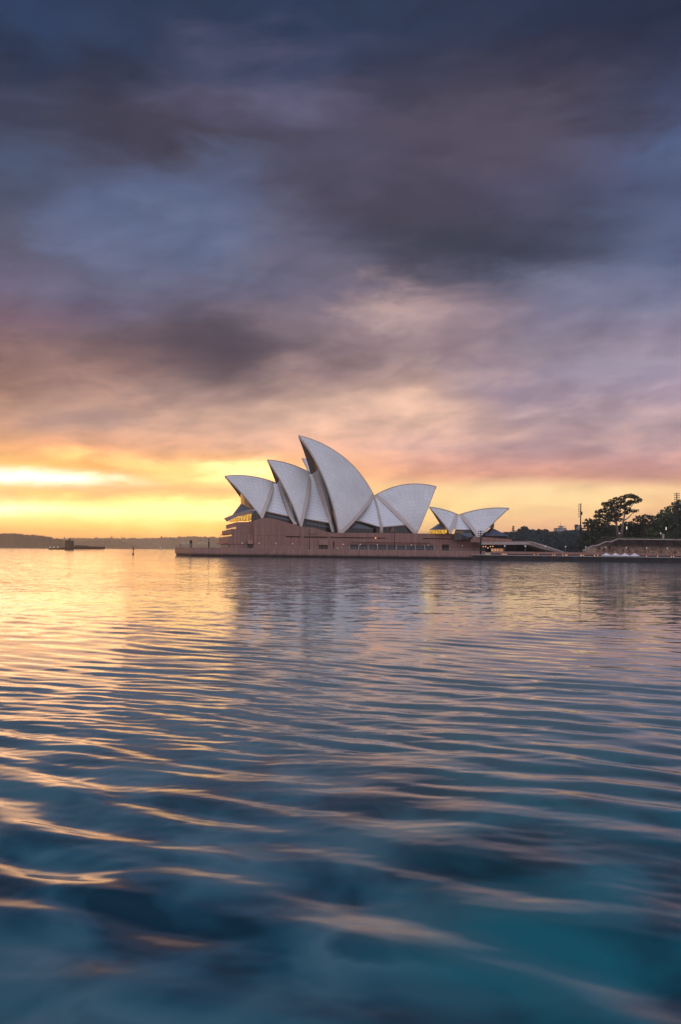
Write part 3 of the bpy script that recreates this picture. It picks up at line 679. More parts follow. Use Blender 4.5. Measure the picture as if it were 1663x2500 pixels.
# awning windows and doors
def awn(R, x0, y0, x1, ym, y1):
    o = pbox(*R(x0, ym), *R(x1, y1), 'window', 'void'); a, c = R(x0, y0), R(x1, ym)
    p, q = H(*a, 33), H(*c, 33); mb = MB()
    mb.prism([(p[0], -33.02, p[2]), (p[0], -34.6, q[2]), (p[0], -33.02, q[2])], [(q[0], -33.02, p[2]), (q[0], -34.6, q[2]), (q[0], -33.02, q[2])])
    mb.build('awning', M['granite'], o)
awn(R1, 803, 1093, 850, 1130, 1170); awn(R2, 308, 1080, 392, 1140, 1180)
pbox(*R2(443,1105), *R2(456,1180), 'door', 'void'); pbox(*R2(1487,1134), *R2(1552,1195), 'door', 'void')
pbox(*R2(210,990), *R2(268,1030), 'vent_housing', 'granite', proud=0.7)
pbox(*R1(862,1048), *R1(1180,1051), 'joint', 'void', proud=0.02)
for R, x, y in ((R1,752,1122),(R1,912,1122),(R1,1073,1124),(R1,1234,1126),(R2,58,1127),(R2,542,1132),(R2,486,1168),(R2,704,1135),(R2,868,1136),(R2,1192,1140),(R2,1355,1142),(R3,597,703)):
    mb = MB(); p = H(*R(x, y), 33.5); mb.ball(p, 0.30, 8); mb.build('wall_lamp', M['globe'], podium, smooth=True)

# ================================================================== restaurant pavilion
OR = np.array([0., 528., 0.]); TR = math.radians(2); HR = frame(OR, TR)
pav = thing('restaurant_pavilion', OR, 'small restaurant pavilion with two low white shells facing apart', 'building', rz=TR)
S5 = Shell(HR, [R3(222,268), R3(330,285), R3(450,315), R3(553,357)], R3(470,572), 9)
S6 = Shell(HR, [R3(1120,283), R3(980,277), R3(820,292), R3(690,317), R3(558,356)], R3(778,627), 12)
S5.build(pav, thick=0.6); S6.build(pav, thick=0.6); S5.mouth(pav, 0.10); S6.mouth(pav, 0.07)
patch([(R3(545,366), R3(575,366), .4, .4), (R3(515,440), R3(645,440), 2.6, 2.8), (R3(492,516), R3(715,521), 5.0, 6.0)], 'side_shell', M['side'], pav, Hf=HR, bulge=0.4)
mb = MB(); mb.prism([HR(*p, 6.2) for p in (R3(505,560), R3(518,518), R3(690,523), R3(735,625), R3(500,640))], [HR(*p, 4.2) for p in (R3(505,560), R3(518,518), R3(690,523), R3(735,625), R3(500,640))])
mb.uv = [[(mb.v[i][0] + 200, mb.v[i][2]) for i in fc] for fc in mb.f]; mb.build('glazing', M['foyer'], pav)
mb = MB(); mb.prism([HR(*p, 6.5) for p in (R3(516,535), R3(612,537), R3(618,565), R3(560,560), R3(512,556))], [HR(*p, 6.25) for p in (R3(516,535), R3(612,537), R3(618,565), R3(560,560), R3(512,556))]); mb.build('glow_window', M['amber'], pav)
mb = MB(); mb.prism([HR(*p, 6.6) for p in (R3(560,562), R3(690,556), R3(728,616), R3(610,590))], [HR(*p, 6.3) for p in (R3(560,562), R3(690,556), R3(728,616), R3(610,590))]); mb.build('window', M['bluepane'], pav)
a1, a2, a3 = ring(R3(332,452), R3(420,520), 5, HR), ring(R3(222,525), R3(425,523), 8, HR), ring(R3(232,565), R3(425,562), 7.6, HR)
loft(a1, a2, 'glass_hood', 'hood', pav); loft(a2, a3, 'glow_window', 'amber', pav)
c1, c2, c3 = ring(R3(925,498), R3(860,560), 6, HR), ring(R3(1113,592), R3(845,590), 10, HR), ring(R3(1100,628), R3(845,630), 9.5, HR)
loft(c1, c2, 'glass_hood', 'hood', pav); loft(c2, c3, 'glazing', 'foyer', pav)
mb = MB(); mb.box(HR(*R3(925,500), 3) - np.array([0, 0, 0]), HR(*R3(953,450), 3) + np.array([0, 5, 0])); mb.build('chimney_wall', M['soffit'], pav)
mb = MB()
mb.prism([HR(*p, 12) for p in (R3(690,640), R3(720,604), R3(825,604), R3(1150,630), R3(1150,665), R3(690,665))], [HR(*p, -12) for p in (R3(690,640), R3(720,604), R3(825,604), R3(1150,630), R3(1150,665), R3(690,665))])
mb.build('base_wall', M['granite'], pav)
mb = MB(); mb.box(HR(*R3(1103,672), 12.4), HR(*R3(1135,660), 12.4) + np.array([0, 0.3, 0])); mb.build('lit_sign', M['lamp'], pav)
# balustrade on the podium roof, left of the pavilion
mb = MB()
p, q = H(*R2(1285,1014), 30), H(*R2(1410,1018), 30)
for k in range(11):
    r_ = p + (q - p) * k / 10; mb.box((r_[0]-.05, r_[1]-.05, r_[2]-1.2), (r_[0]+.05, r_[1]+.05, r_[2]))
mb.box((p[0], p[1]-.05, p[2]-.06), (q[0], p[1]+.05, p[2]+.06)); mb.build('balustrade', M['post'], opera)

# ================================================================== promenade (broadwalk) and lower quay
def plan_prism(pts, z0, z1, name, m, kind='structure', **k):
    mb = MB(); mb.prism([(x, y, z0) for x, y in pts][::-1], [(x, y, z1) for x, y in pts][::-1])
    o = mb.build(name, M[m]); o['kind'] = kind; return o
xl = (427.5 - XC) / F * 560; xc = (466 - XC) / F * 505; xr = (1185 - XC) / F * 500
plan_prism([(xl, 560), (xc, 505), (xr, 500), (xr + 3, 640), (xl + 8, 640)], 1.1, ZD, 'promenade', 'deckw')
plan_prism([(xl + .5, 561), (xc + .4, 505.8), (xr - .2, 500.8), (xr + 2, 638), (xl + 9, 638)], -1.5, 1.1, 'promenade_footing', 'tidal')
mb = MB()
def rail(pts, h, mb, step=2.2, r=0.04):
    for a, b in zip(pts, pts[1:]):
        a, b = np.array(a, float), np.array(b, float); n = max(1, int(np.linalg.norm(b - a) / step))
        for k in range(n + 1):
            p = a + (b - a) * k / n; mb.box((p[0]-r, p[1]-r, p[2]), (p[0]+r, p[1]+r, p[2]+h))
        for hh in (h, h * 0.55):
            mb.tube([a + np.array([0, 0, hh]), b + np.array([0, 0, hh])], r, 5)
rail([(xl + .6, 559.5, ZD), (xc + .5, 505.6, ZD), (xr, 500.6, ZD)], 1.05, mb)
o = mb.build('railing', M['post']); tag(o, 'thin grey railing along the edge of the red brown promenade', 'railing')

QY = lambda px: 500 + (px - 1150) / (1663 - 1150) * -38
def q_at(px, dY=0.0): Y = QY(px) + dY; return ((px - XC) / F * Y, Y)
ZQ = 2.75
qa, qb = q_at(1153, -1.5), q_at(1850, -1.5)
plan_prism([qa, qb, q_at(1850, 60), q_at(1190, 60)], ZQ - 0.35, ZQ, 'quay', 'paving')
plan_prism([(qa[0] + .6, qa[1] + .5), (qb[0], qb[1] + .5), (q_at(1850, 59)), q_at(1190, 59)], -1.5, ZQ - 0.35, 'quay_wall_footing', 'quay')
# upper promenade parapet
pa, pb = q_at(1199, 12), q_at(1850, 12)
mb = MB(); zt = P(1300, 1180 + 722 / 4.32, QY(1300) + 12)[2]
mb.prism([(pa[0], pa[1], ZQ + .5), (pb[0], pb[1], ZQ + .5), (pb[0], pb[1], zt), (pa[0], pa[1], zt)], [(pa[0], pa[1] + 1, ZQ + .5), (pb[0], pb[1] + 1, ZQ + .5), (pb[0], pb[1] + 1, zt), (pa[0], pa[1] + 1, zt)])
parap = mb.build('promenade_wall', M['deckw'], loc=(pa[0], pa[1], 0)); tag(parap, 'long low red brown wall behind the quay edge on the right', 'wall')
mb = MB(); mb.box((pa[0], pa[1] - 34, ZQ + 0.01), (pb[0], pa[1] - 33, ZQ + .02)); 
plan_prism([q_at(1200, 14), q_at(1850, 14), q_at(1850, 200), q_at(1200, 200)], ZQ + 0.1, zt - 0.9, 'forecourt', 'paving')
mb = MB(); mb.prism([(pa[0], pa[1] + .4, ZQ), (pb[0], pb[1] + .4, ZQ), (pb[0], pb[1] + .4, ZQ + .5), (pa[0], pa[1] + .4, ZQ + .5)], [(pa[0], pa[1] + 1.5, ZQ), (pb[0], pb[1] + 1.5, ZQ), (pb[0], pb[1] + 1.5, ZQ + .5), (pa[0], pa[1] + 1.5, ZQ + .5)])
mb.build('recess', M['void'], parap, loc=(0, 0, 0)).location = (-pa[0], -pa[1], 0)

# ================================================================== concourse canopy with the great stair
CY = 520.0
def pp(R, x, y, Y=CY): return P(*R(x, y), Y)
con = thing('concourse_canopy', (pp(R3, 812, 690)[0], CY, ZQ), 'long low concourse canopy whose pale roof slopes down as a stair', 'building')
cl = np.array([pp(R3, 812, 690)[0], CY, ZQ])
def cprism(pts, Y0, Y1, name, m, parent=con):
    f = [P(*p, Y0) - cl for p in pts]; mb = MB(); mb.prism(f, [q + np.array([0, Y1 - Y0, 0]) for q in f])
    mb.uv = [[(mb.v[i][0] + 200, mb.v[i][2]) for i in fc] for fc in mb.f]
    return mb.build(name, M[m], parent)
cprism([R3(812,662), R3(1350,658), R3(1365,656), R4(120,662), R4(330,724), R4(330,734), R4(270,728), R4(110,694), R3(1345,690), R3(812,690)], CY - 6, CY + 45, 'roof', 'stair')
cprism([R3(1150,650), R3(1360,648), R3(1362,655), R3(1150,658)], CY + 2, CY + 40, 'upper_slab', 'granite')
rl_ = cprism([R3(1355,652), R3(1365,650), R4(140,655), R4(335,722), R4(335,728), R4(120,668)], CY - 8, CY - 6.5, 'stair_balustrade', 'stair')
cprism([R3(812,690), R3(1345,690), R4(110,694), R4(270,728), R4(270,760), R3(812,790)], CY + 14, CY + 15, 'back_wall', 'void')
cprism([R3(812,775), R3(920,775), R3(920,790), R3(812,790)], CY - 5, CY + 10, 'plinth', 'stair')
cprism([R3(918,735), R3(1058,735), R3(1058,770), R3(918,770)], CY + 8, CY + 9, 'glow_window', 'peach')
for x in (918, 948, 978, 1010, 1030, 1046, 1058):
    cprism([R3(x - 2,733), R3(x + 2,733), R3(x + 2,770), R3(x - 2,770)], CY + 7.6, CY + 7.9, 'mullion', 'black')
for x in (815, 1010, 1200):
    cprism([R3(x - 3,690), R3(x + 3,690), R3(x + 3,790), R3(x - 3,790)], CY + 2, CY + 3, 'column', 'black')
for x, y, m in ((830,713,'lamp'),(857,712,'lamp'),(883,728,'globew'),(910,712,'globew'),(938,710,'lamp')):
    mb = MB(); mb.ball(P(*R3(x, y), CY + 4) - cl, 0.30, 8); mb.build('ceiling_lamp', M[m], con, smooth=True)

# ================================================================== lamps, masts and small things
def globe_lamp(base, ztop, label, group, gm='globe', r=0.26, prm=0.07):
    t = thing('globe_lamp', base, label, 'lamp post', group); h = ztop - base[2]
    mb = MB(); mb.tube([(0, 0, 0), (0, 0, h - r)], prm, 6); mb.build('post', M['post'], t, smooth=True)
    mb = MB(); mb.ball((0, 0, h), r, 10); mb.build('globe', M[gm], t, smooth=True)
    mb = MB(); mb.lathe((0, 0, 0), [(0.2, 0), (0.2, 0.15), (0.1, 0.3)], 8); mb.build('foot', M['post'], t)
    return t
for x, y, Y in ((172,1119,575),(186,1120,585),(200,1121,595),(227,1118,566),(238,1122,600),(330,1124,610),(343,1117,560),(358,1116,552),(382,1118,566),(405,1124,605)):
    tp = P(*R1(x, y), Y); globe_lamp((tp[0], Y, ZD), tp[2], 'slim lamp post with pale globe at the tip of the promenade', 'lamps on the promenade tip')
tl = {1073: 'white globe lamp in the dark opening beside the lit window', 1303: 'white globe lamp at the dark right end of the canopy opening'}
for x, y in ((1073,705),(1303,708)):
    tp = P(*R3(x, y), 512); globe_lamp((tp[0], 512, ZQ), tp[2], tl[x], 'globe lamps on the forecourt', r=0.42)
fl = {138: 'white globe lamp in front of the sloping stair', 350: 'white globe lamp before the wooded hill, between stair and fig tree', 563: 'white globe lamp at the foot of the stone ramp',
      776: 'white globe lamp on dark stone above the first canvas umbrella', 990: 'white globe lamp on dark stone above the third canvas umbrella', 1205: 'white globe lamp before the cliff just right of the umbrellas', 1423: 'white globe lamp before the cliff, farthest right in its row'}
for x, y in ((138,666),(350,668),(563,671),(776,675),(990,679),(1205,682),(1423,684)):
    tp = P(*R4(x, y), 500); globe_lamp((tp[0], 500, ZQ + .1), tp[2], fl[x], 'globe lamps on the forecourt', r=0.32)

def mast(R, x, y0, y1, Y, rows, label, left_only=False):
    a, b = P(*R(x, y0), Y), P(*R(x, y1), Y); h = a[2] - b[2]
    t = thing('light_mast', (b[0], Y, b[2]), label, 'light mast', 'tall floodlight masts')
    mb = MB(); mb.tube([(0, 0, 0), (0, 0, h)], [0.42, 0.26], 8); mb.build('pole', M['black'], t, smooth=True)
    for k in range(rows):
        z = h - 0.5 - k * 1.0; L = 1.05
        mb = MB(); mb.tube([(-L, 0, z), (0.3 if left_only else L, 0, z)], 0.10, 5); br = mb.build('crossarm', M['black'], t)
        for sx in ((-L,) if left_only else (-L, L)):
            mb = MB(); mb.lathe((sx, -0.15, z - 0.12), [(0.15, 0.42), (0.40, 0.26), (0.44, 0.0)][::-1], 8); mb.build('floodlight', M['black'], br)
    if left_only:
        mb = MB(); mb.box((0.2, -0.4, h - 6.4), (0.9, 0.4, h - 4.6)); mb.build('control_box', M['black'], t)
mast(R4, 1518, 100, 588, 505, 9, 'tall floodlight mast before the dark trees at the far right')
mast(R4, 507, 212, 535, 560, 8, 'floodlight mast left of the fig tree, lamps on one side only', True)
mast(R3, 800, 530, 797, 498, 5, 'floodlight mast standing in front of the restaurant shell')

def pole_post(R, x, y0, y1, Y, label):
    a, b = P(*R(x, y0), Y), P(*R(x, y1), Y); t = thing('lamp_post', (b[0], Y, b[2]), label, 'lamp post', 'tall lamp posts by the podium'); h = a[2] - b[2]
    mb = MB(); mb.tube([(0, 0, 0), (0, 0, h)], [0.16, 0.10], 8); mb.build('post', M['black'], t, smooth=True)
    mb = MB(); mb.box((-.45, -.15, h - .1), (.45, .15, h + .15)); mb.build('lamp_head', M['black'], t)
pole_post(R1, 1393, 992, 1182, 503, 'thin dark lamp post before the podium under the second shell')
pole_post(R2, 1032, 985, 1180, 503, 'thin dark lamp post before the window strip and glowing pane')

def lantern(R, x, y0, y1, Y, label):
    a, b = P(*R(x, y0), Y), P(*R(x, y1), Y); t = thing('lantern_post', (b[0], Y, b[2]), label, 'lantern', 'lit lantern posts in the garden'); h = a[2] - b[2]
    mb = MB(); mb.tube([(0, 0, 0), (0, 0, h - 1.6)], 0.12, 6); mb.build('post', M['black'], t)
    mb = MB(); mb.lathe((0, 0, h - 1.7), [(0.18, 0), (0.26, 0.2), (0.26, 1.3), (0.1, 1.6)], 8); mb.build('lantern', M['globew'], t)
    mb = MB(); mb.lathe((0, 0, h - 0.1), [(0.34, 0), (0.05, 0.35)], 8); mb.build('cap', M['black'], t)
lantern(R4, 993, 452, 560, 528, 'lit lantern post just right of the leaning gum trunk')
lantern(R4, 1409, 458, 575, 528, 'lit lantern post near the right floodlight mast')

lo = {60: 'small orange lamp below the sloping stair', 1205: 'small orange lamp just right of the canvas umbrellas', 1320: 'small orange lamp below the middle of the stone cliff', 1465: 'small orange lamp on the quay at the far right, left of two', 1490: 'small orange lamp on the quay at the far right, right of two', 655: 'small orange lamp left of the first canvas umbrella', 690: 'small orange lamp at the edge of the first canvas umbrella'}
lo.update({-150: 'small orange lamp on the quay below the lit concourse window', 212: 'small orange lamp of a pair under the stair foot'})
for x, y in ((60,751),(212,757),(235,757),(322,758),(350,758),(365,758),(508,760),(520,760),(540,760),(655,762),(690,760),(1205,769),(1320,769),(1465,775),(1490,773),(-320,748),(-305,748),(-290,748),(-275,748),(20,753)):
    Y = QY(R4(x, y)[0]) + 9; p = P(*R4(x, y), Y)
    t = thing('table_lamp', (p[0], Y, ZQ), lo.get(x, 'small orange table lamp in the row along the quay'), 'lamp', 'orange lamps along the quay')
    mb = MB(); mb.tube([(0, 0, 0), (0, 0, p[2] - ZQ)], 0.06, 6); mb.build('post', M['black'], t)
    mb = MB(); mb.lathe((0, 0, p[2] - ZQ - .15), [(0.12, 0), (0.20, .1), (0.18, .3), (0.08, .38)], 8); mb.build('lamp_shade', M['lamp'], t)

um = ['leftmost white canvas umbrella on the quay', 'white canvas umbrella second from the left on the quay', 'white canvas umbrella third from the left on the quay', 'rightmost white canvas umbrella on the quay']
for (x, yt), lb in zip(((780,733),(877,734),(975,736),(1075,737)), um):
    Y = QY(R4(x, yt)[0]) + 6; p = P(*R4(x, yt), Y); zb = P(*R4(x, yt + 25), Y)[2]; hw = 42 / 4.32 / F * Y
    t = thing('umbrella', (p[0], Y, ZQ), lb, 'umbrella', 'white canvas umbrellas on the quay')
    mb = MB(); rings = []
    for q in range(6):
        f = q / 5; r = hw * (0.03 + 0.97 * f); z = (p[2] - ZQ) - (p[2] - zb) * (f ** 0.75); rings.append([(r * sx, r * sy, z) for sx, sy in ((1,1),(0,1.0),(-1,1),(-1,0),(-1,-1),(0,-1),(1,-1),(1,0),(1,1))])
    mb.grid(rings); mb.grid([rings[-1], [(a, b, c - 0.25) for a, b, c in rings[-1]]]); mb.build('canopy', M['canvas'], t)
    mb = MB(); mb.tube([(0, 0, 0), (0, 0, p[2] - ZQ)], 0.06, 6); mb.build('pole', M['post'], t)
    mb = MB(); mb.lathe((0, 0, 0), [(0.4, 0), (0.4, .12), (.1, .2)], 10); mb.build('base', M['black'], t)

# dark pillars on the promenade tip
Y = 530; a = P(*R1(250, 1098), Y); b = P(*R1(272, 1098), Y); t = thing('information_pillar', ((a[0]+b[0])/2, Y, ZD), 'dark square pillar among the lamps at the promenade tip', 'pillar'); hw = (b[0]-a[0])/2; h = a[2]-ZD
mb = MB(); mb.box((-hw, -.5, 0), (hw, .5, h)); mb.build('body', M['black'], t)
mb = MB(); mb.box((-hw + .3, -.56, h * .35), (hw - .3, -.5, h * .6)); mb.build('sign_plate', M['post'], t)
mb = MB(); mb.box((-hw - .1, -.6, h), (hw + .1, .6, h + .2)); mb.build('cap', M['black'], t)
a = P(*R1(425, 1090), Y); b = P(*R1(438, 1090), Y); t = thing('bollard_tower', ((a[0]+b[0])/2, Y, ZD), 'slim dark round tower with a domed cap on the promenade', 'tower'); hw = (b[0]-a[0])/2; h = a[2]-ZD
mb = MB(); mb.lathe((0, 0, 0), [(hw, 0), (hw, h - .8)], 12); mb.build('shaft', M['black'], t, smooth=False)
mb = MB(); mb.lathe((0, 0, h - .8), [(hw*.75, 0), (hw*.75, .8)], 12); mb.build('lantern_band', M['post'], t)
mb = MB(); mb.lathe((0, 0, h), [(hw*1.1, 0), (hw*.7, .45), (.05, .8)], 12); mb.build('cap', M['black'], t)

# channel beacon
bx, by = R5(1160, 298); Yb = CH * F / (by - (YC + RHO * (bx - XC))); hb = 66 / 3.5636 / F * Yb
t = thing('channel_beacon', ((bx - XC) / F * Yb, Yb, 0), 'red channel beacon with dark base standing in the water', 'beacon')
mb = MB(); mb.lathe((0, 0, -1), [(0.55, 0), (0.55, 1.6), (0.25, 2.2)], 10); mb.build('pile', M['black'], t)
mb = MB(); mb.tube([(0, 0, 1), (0, 0, hb)], 0.15, 8); mb.build('post', M['red'], t)
mb = MB(); mb.box((-.3, -.1, hb * .45), (.3, .1, hb * .95)); mb.prism([(.3, -.08, hb * .72), (1.1, -.08, hb * .66), (.3, -.08, hb * .60)], [(.3, .08, hb * .72), (1.1, .08, hb * .66), (.3, .08, hb * .60)]); mb.build('day_mark', M['red'], t)
mb = MB(); mb.ball((0, 0, hb + .1), .22, 8); mb.build('lamp', M['black'], t)

# sailing boat far off
Y = 2100; a = P(*R5(1400, 228), Y); t = thing('sailing_boat', (a[0], Y, 0), 'tiny white sailing boat far off before the left hills', 'boat')
mb = MB(); mb.prism([(-3.4, -1, .9), (3.6, -1, 1.1), (2.6, -.6, -.3), (-3, -.6, -.3)], [(-3.4, 1, .9), (3.6, 1, 1.1), (2.6, .6, -.3), (-3, .6, -.3)]); mb.build('hull', M['white'], t)
mb = MB(); mb.prism([(-2.6, -.05, 1.6), (.2, -.05, 1.6), (.2, -.05, a[2])], [(-2.6, .05, 1.6), (.2, .05, 1.6), (.2, .05, a[2])]); mb.build('sail', M['canvas'], t)
mb = MB(); mb.tube([(.3, 0, 0.8), (.3, 0, a[2] + .4)], .09, 6); mb.build('mast', M['post'], t)

# island fort
Y = 1250; a = P(*R5(420, 253), Y); fo = thing('island_fort', (P(*R5(640, 250), Y)[0], Y, 0), 'low dark stone island fort with a round tower', 'fort'); o0 = np.array([fo.location.x, Y, 0])
def fp(x, y, dY=0): p = P(*R5(x, y), Y + dY) - o0; return p
mb = MB(); g = [fp(700,228), fp(868,229), fp(868,256), fp(530,256), fp(530,240), fp(600,232)]; g = [np.array([p[0], p[1], max(p[2], -0.8)]) for p in g]; mb.prism(g, [p + np.array([0, 28, 0]) for p in g]); mb.build('wall', M['fort'], fo)
mb = MB(); g = [fp(420,247), fp(440,243), fp(545,241), fp(545,256), fp(420,256)]; mb.prism(g, [p + np.array([0, 24, 0]) for p in g]); mb.build('jetty', M['fort'], fo)
c = fp(604, 225, 14); r = (642 - 567) / 2 / 3.5636 / F * Y; zb = -1; zt_ = fp(604, 176)[2]
mb = MB(); mb.lathe((c[0], c[1], 0), [(r * 1.04, 0), (r, zt_ * .8), (r * .98, zt_ * .86), (r * 1.03, zt_ * .88), (r * 1.03, zt_)], 20); tw = mb.build('tower', M['fort'], fo)
mb = MB(); zz = fp(604, 150)[2]; mb.lathe((c[0], c[1], zt_), [(r * .35, 0), (r * .3, (zz - zt_) * .45), (r * .12, (zz - zt_) * .6), (r * .03, zz - zt_)], 10); mb.build('lantern', M['fortd'], tw)
for x0, x1, y in ((650, 700, 222), (705, 760, 226)):
    p0, p1 = fp(x0, y, 10), fp(x1, y, 10); mb = MB(); mb.box((p0[0], p0[1], 2), (p1[0], p1[1] + 9, p0[2] - .8)); bd = mb.build('barracks', M['fort'], fo)
    mb = MB(); mb.prism([(p0[0], p0[1], p0[2] - .8), (p0[0], p0[1] + 9, p0[2] - .8), (p0[0], p0[1] + 4.5, p0[2] + .8)], [(p1[0], p1[1], p0[2] - .8), (p1[0], p1[1] + 9, p0[2] - .8), (p1[0], p1[1] + 4.5, p0[2] + .8)]); mb.build('roof', M['fortd'], bd)
for x in (721, 747, 764):
    p = fp(x, 217, 6); mb = MB(); mb.tube([(p[0], p[1], 3), (p[0], p[1], p[2])], .3, 6); mb.build('mast', M['fortd'], fo)
for x, y in ((438,236),(470,235),(504,234)):
    p = fp(x, y, 3); mb = MB(); mb.ball(p, .9, 8); mb.build('lamp', M['globe'], fo)

# ================================================================== trees
def leaves(mb, c, rx, ry, rz, n, size):
    """leaf clusters spread through an ellipsoid, thicker to its rim"""
    for _ in range(n):
        q = rng.normal(size=3); q /= np.linalg.norm(q); r = rng.uniform(0.35, 1.0) ** 0.5
        p = np.array(c) + q * r * np.array([rx, ry, rz]) * rng.uniform(0.9, 1.12)
        a = rng.normal(size=3); a /= np.linalg.norm(a); b = np.cross(a, rng.normal(size=3)); b /= np.linalg.norm(b)
        s = size * rng.uniform(0.6, 1.3)
        mb.quad(p + a * s, p + b * s * .7, p - a * s, p - b * s * .7)
def tree_px(R, Y, blobs, trunks, base, label, leaf, bark, name='tree', dens=1.0, size=0.55, cat='tree', group='trees of the garden'):
    bp = P(*R(*base), Y); t = thing(name, bp, label, cat, group); k = F / Y * {R3: 4.6118, R4: 4.3196}[R]
    mb = MB()
    for cx, cy, rx, ry in blobs:
        p = P(*R(cx, cy), Y + rng.uniform(-1, 1) * rx / k * .6) - bp
        X, Z = rx / k, ry / k; dpt = (X + Z) / 2 * 1.1
        leaves(mb, p, X, dpt, Z, int(dens * 26 * (X * Z + X * dpt + dpt * Z) / (size / .55) ** 2 / 3), size)
    mb.build('crown', M[leaf], t)
    mb = MB()
    for tr in trunks:
        mb.tube([P(*R(x, y), Y + dy) - bp for x, y, dy, _ in tr], [r for *_, r in tr], 8)
    mb.build('trunk', M[bark], t, smooth=True)
    return t
def fill(x0, x1, top, y1, r=44):
    out = []; x = x0
    while x < x1:
        y = np.interp(x, [p[0] for p in top], [p[1] for p in top]) + r * .6
        while y < y1: out.append((x + rng.uniform(-8, 8), y + rng.uniform(-6, 6), r, r * .55)); y += r * .62
        x += r * .8
    return out
gum = [(1020,132,62,22),(1085,150,45,22),(1135,178,28,18),(1085,195,40,18),(955,150,40,22),(935,190,50,26),(885,165,36,20),(835,190,42,22),(800,215,40,18),(760,225,36,22),(745,210,18,12),(790,255,50,26),(865,235,52,34),(930,240,48,26),(1010,215,45,28),(1000,270,40,22),(1060,290,45,16),(1105,290,24,14),(985,310,40,18)]
tree_px(R4, 528, gum[:5] + [(1040,195,40,20),(1010,215,45,28),(1000,270,40,22),(1060,290,45,16),(1105,290,24,14),(985,312,40,16),(960,245,34,26)],
        [[(935,575,0,.75),(945,490,0,.6),(960,400,0,.5),(972,330,0,.4),(985,250,0,.25),(1010,180,0,.12)], [(962,395,0,.35),(1010,365,0,.28),(1050,322,1,.18),(1090,300,1,.1)], [(972,330,0,.3),(1040,250,0,.2),(1085,190,0,.1)]],
        (935,585), 'tall gum with a pale leaning trunk and flat topped crown', 'leafa', 'bark', 'gum_tree', 1.35, 0.5)
tree_px(R4, 533, [(935,190,50,26),(885,165,36,20),(835,190,42,22),(800,215,40,18),(760,225,34,20),(745,208,16,10),(790,255,50,26),(865,235,52,34),(925,245,44,26),(880,290,60,30),(810,300,55,26),(740,290,48,22),(690,305,38,20),(905,335,50,24),(830,345,60,26),(750,345,55,26),(680,345,45,20),(870,385,45,22),(790,390,50,22),(930,385,35,20)],
        [[(898,580,0,.8),(893,500,0,.65),(886,420,0,.55),(880,340,0,.4),(870,250,0,.2)], [(886,430,0,.4),(830,370,0,.3),(770,310,0,.15)], [(884,390,0,.35),(920,320,0,.2),(940,220,0,.1)], [(886,410,0,.3),(760,380,1,.2),(690,340,1,.1)]],
        (898,590), 'wide spreading gum with straight trunk, left of the leaning gum', 'leafa', 'bark', 'gum_tree', 1.35, 0.5)
tree_px(R4, 527, [(590,388,40,14),(560,415,34,16),(635,400,40,18),(600,425,50,18),(680,410,45,22),(570,452,42,14),(650,450,60,26),(720,440,50,26),(545,478,30,10),(620,480,60,22),(690,490,70,30),(760,470,50,26),(800,490,40,26),(700,385,44,18),(740,415,44,20),(790,430,40,18),(660,430,50,24),(840,455,36,20),(600,520,60,30),(680,540,60,30),(560,545,50,32),(520,590,55,36),(590,590,60,36),(500,640,48,32),(560,645,60,34),(620,620,40,30),(540,688,40,20),(500,680,26,16),(640,560,60,34)],
        [[(600,700,4,1.0),(610,600,3,.8),(630,500,2,.5),(620,420,2,.25)], [(612,590,3,.6),(690,500,2,.4),(740,450,2,.2)], [(608,610,3,.5),(540,560,2,.3),(520,600,2,.15)]],
        (600,712), 'dark fig tree spilling over the left end of the stone cliff', 'leafd', 'barkd', 'fig_tree', 1.0, 0.6)
tree_px(R4, 560, [(1130,360,45,22),(1190,345,45,18),(1240,350,36,18),(1095,385,40,22),(1160,395,60,28),(1230,390,50,28),(1290,365,40,22),(1290,405,50,28),(1200,440,70,30),(1120,440,60,30)],
        [[(1190,570,0,.8),(1192,470,0,.6),(1180,400,0,.3)]], (1190,580), 'broad dark tree with a lacy top right of the gums', 'leafd', 'barkd', 'tree', 1.05, 0.6)
tree_px(R4, 570, [(1000,430,50,26),(1050,420,40,22),(960,460,50,26),(1040,470,70,34),(960,510,60,30),(1060,520,70,30),(1150,500,70,34),(1150,545,60,20)] + fill(690, 900, [(690,450),(760,425),(850,440),(900,450)], 560, 38) + fill(790, 1180, [(790,500),(860,460),(960,430),(1050,420),(1180,450)], 575),
        [[(1010,570,0,.6),(1012,500,0,.4),(1015,440,0,.2)]], (1010,578), 'low dark tree behind the gum trunks and lantern', 'leafd', 'barkd', 'tree', .9, 0.65)
tree_px(R4, 575, [(1400,300,50,26),(1450,265,50,30),(1360,340,50,30),(1430,340,70,40),(1390,400,80,40),(1470,400,70,44),(1340,420,60,36),(1330,480,60,40),(1420,480,80,44),(1320,540,60,24),(1420,540,80,26)] + fill(1180, 1500, [(1180,430),(1290,400),(1400,330),(1500,320)], 580, 52),
        [[(1410,580,0,1.0),(1410,460,0,.7),(1420,330,0,.35)]], (1410,590), 'large rounded mid green tree left of the right floodlight mast', 'leafm', 'barkd', 'tree', 1.05, 0.68)
tree_px(R4, 585, [(1510,225,50,30),(1560,205,45,30),(1600,230,50,40),(1540,280,70,40),(1610,300,60,50),(1560,370,80,50),(1640,380,60,60),(1520,430,70,44),(1600,460,80,50),(1540,520,80,44),(1640,540,70,40)] + fill(1490, 1860, [(1490,300),(1560,250),(1680,255),(1780,360),(1860,500)], 585, 56),
        [[(1560,580,0,1.0),(1560,440,0,.7),(1560,300,0,.35)]], (1560,590), 'tallest dark tree cut by the right edge of the view', 'leafm', 'barkd', 'tree', 1.05, 0.68)
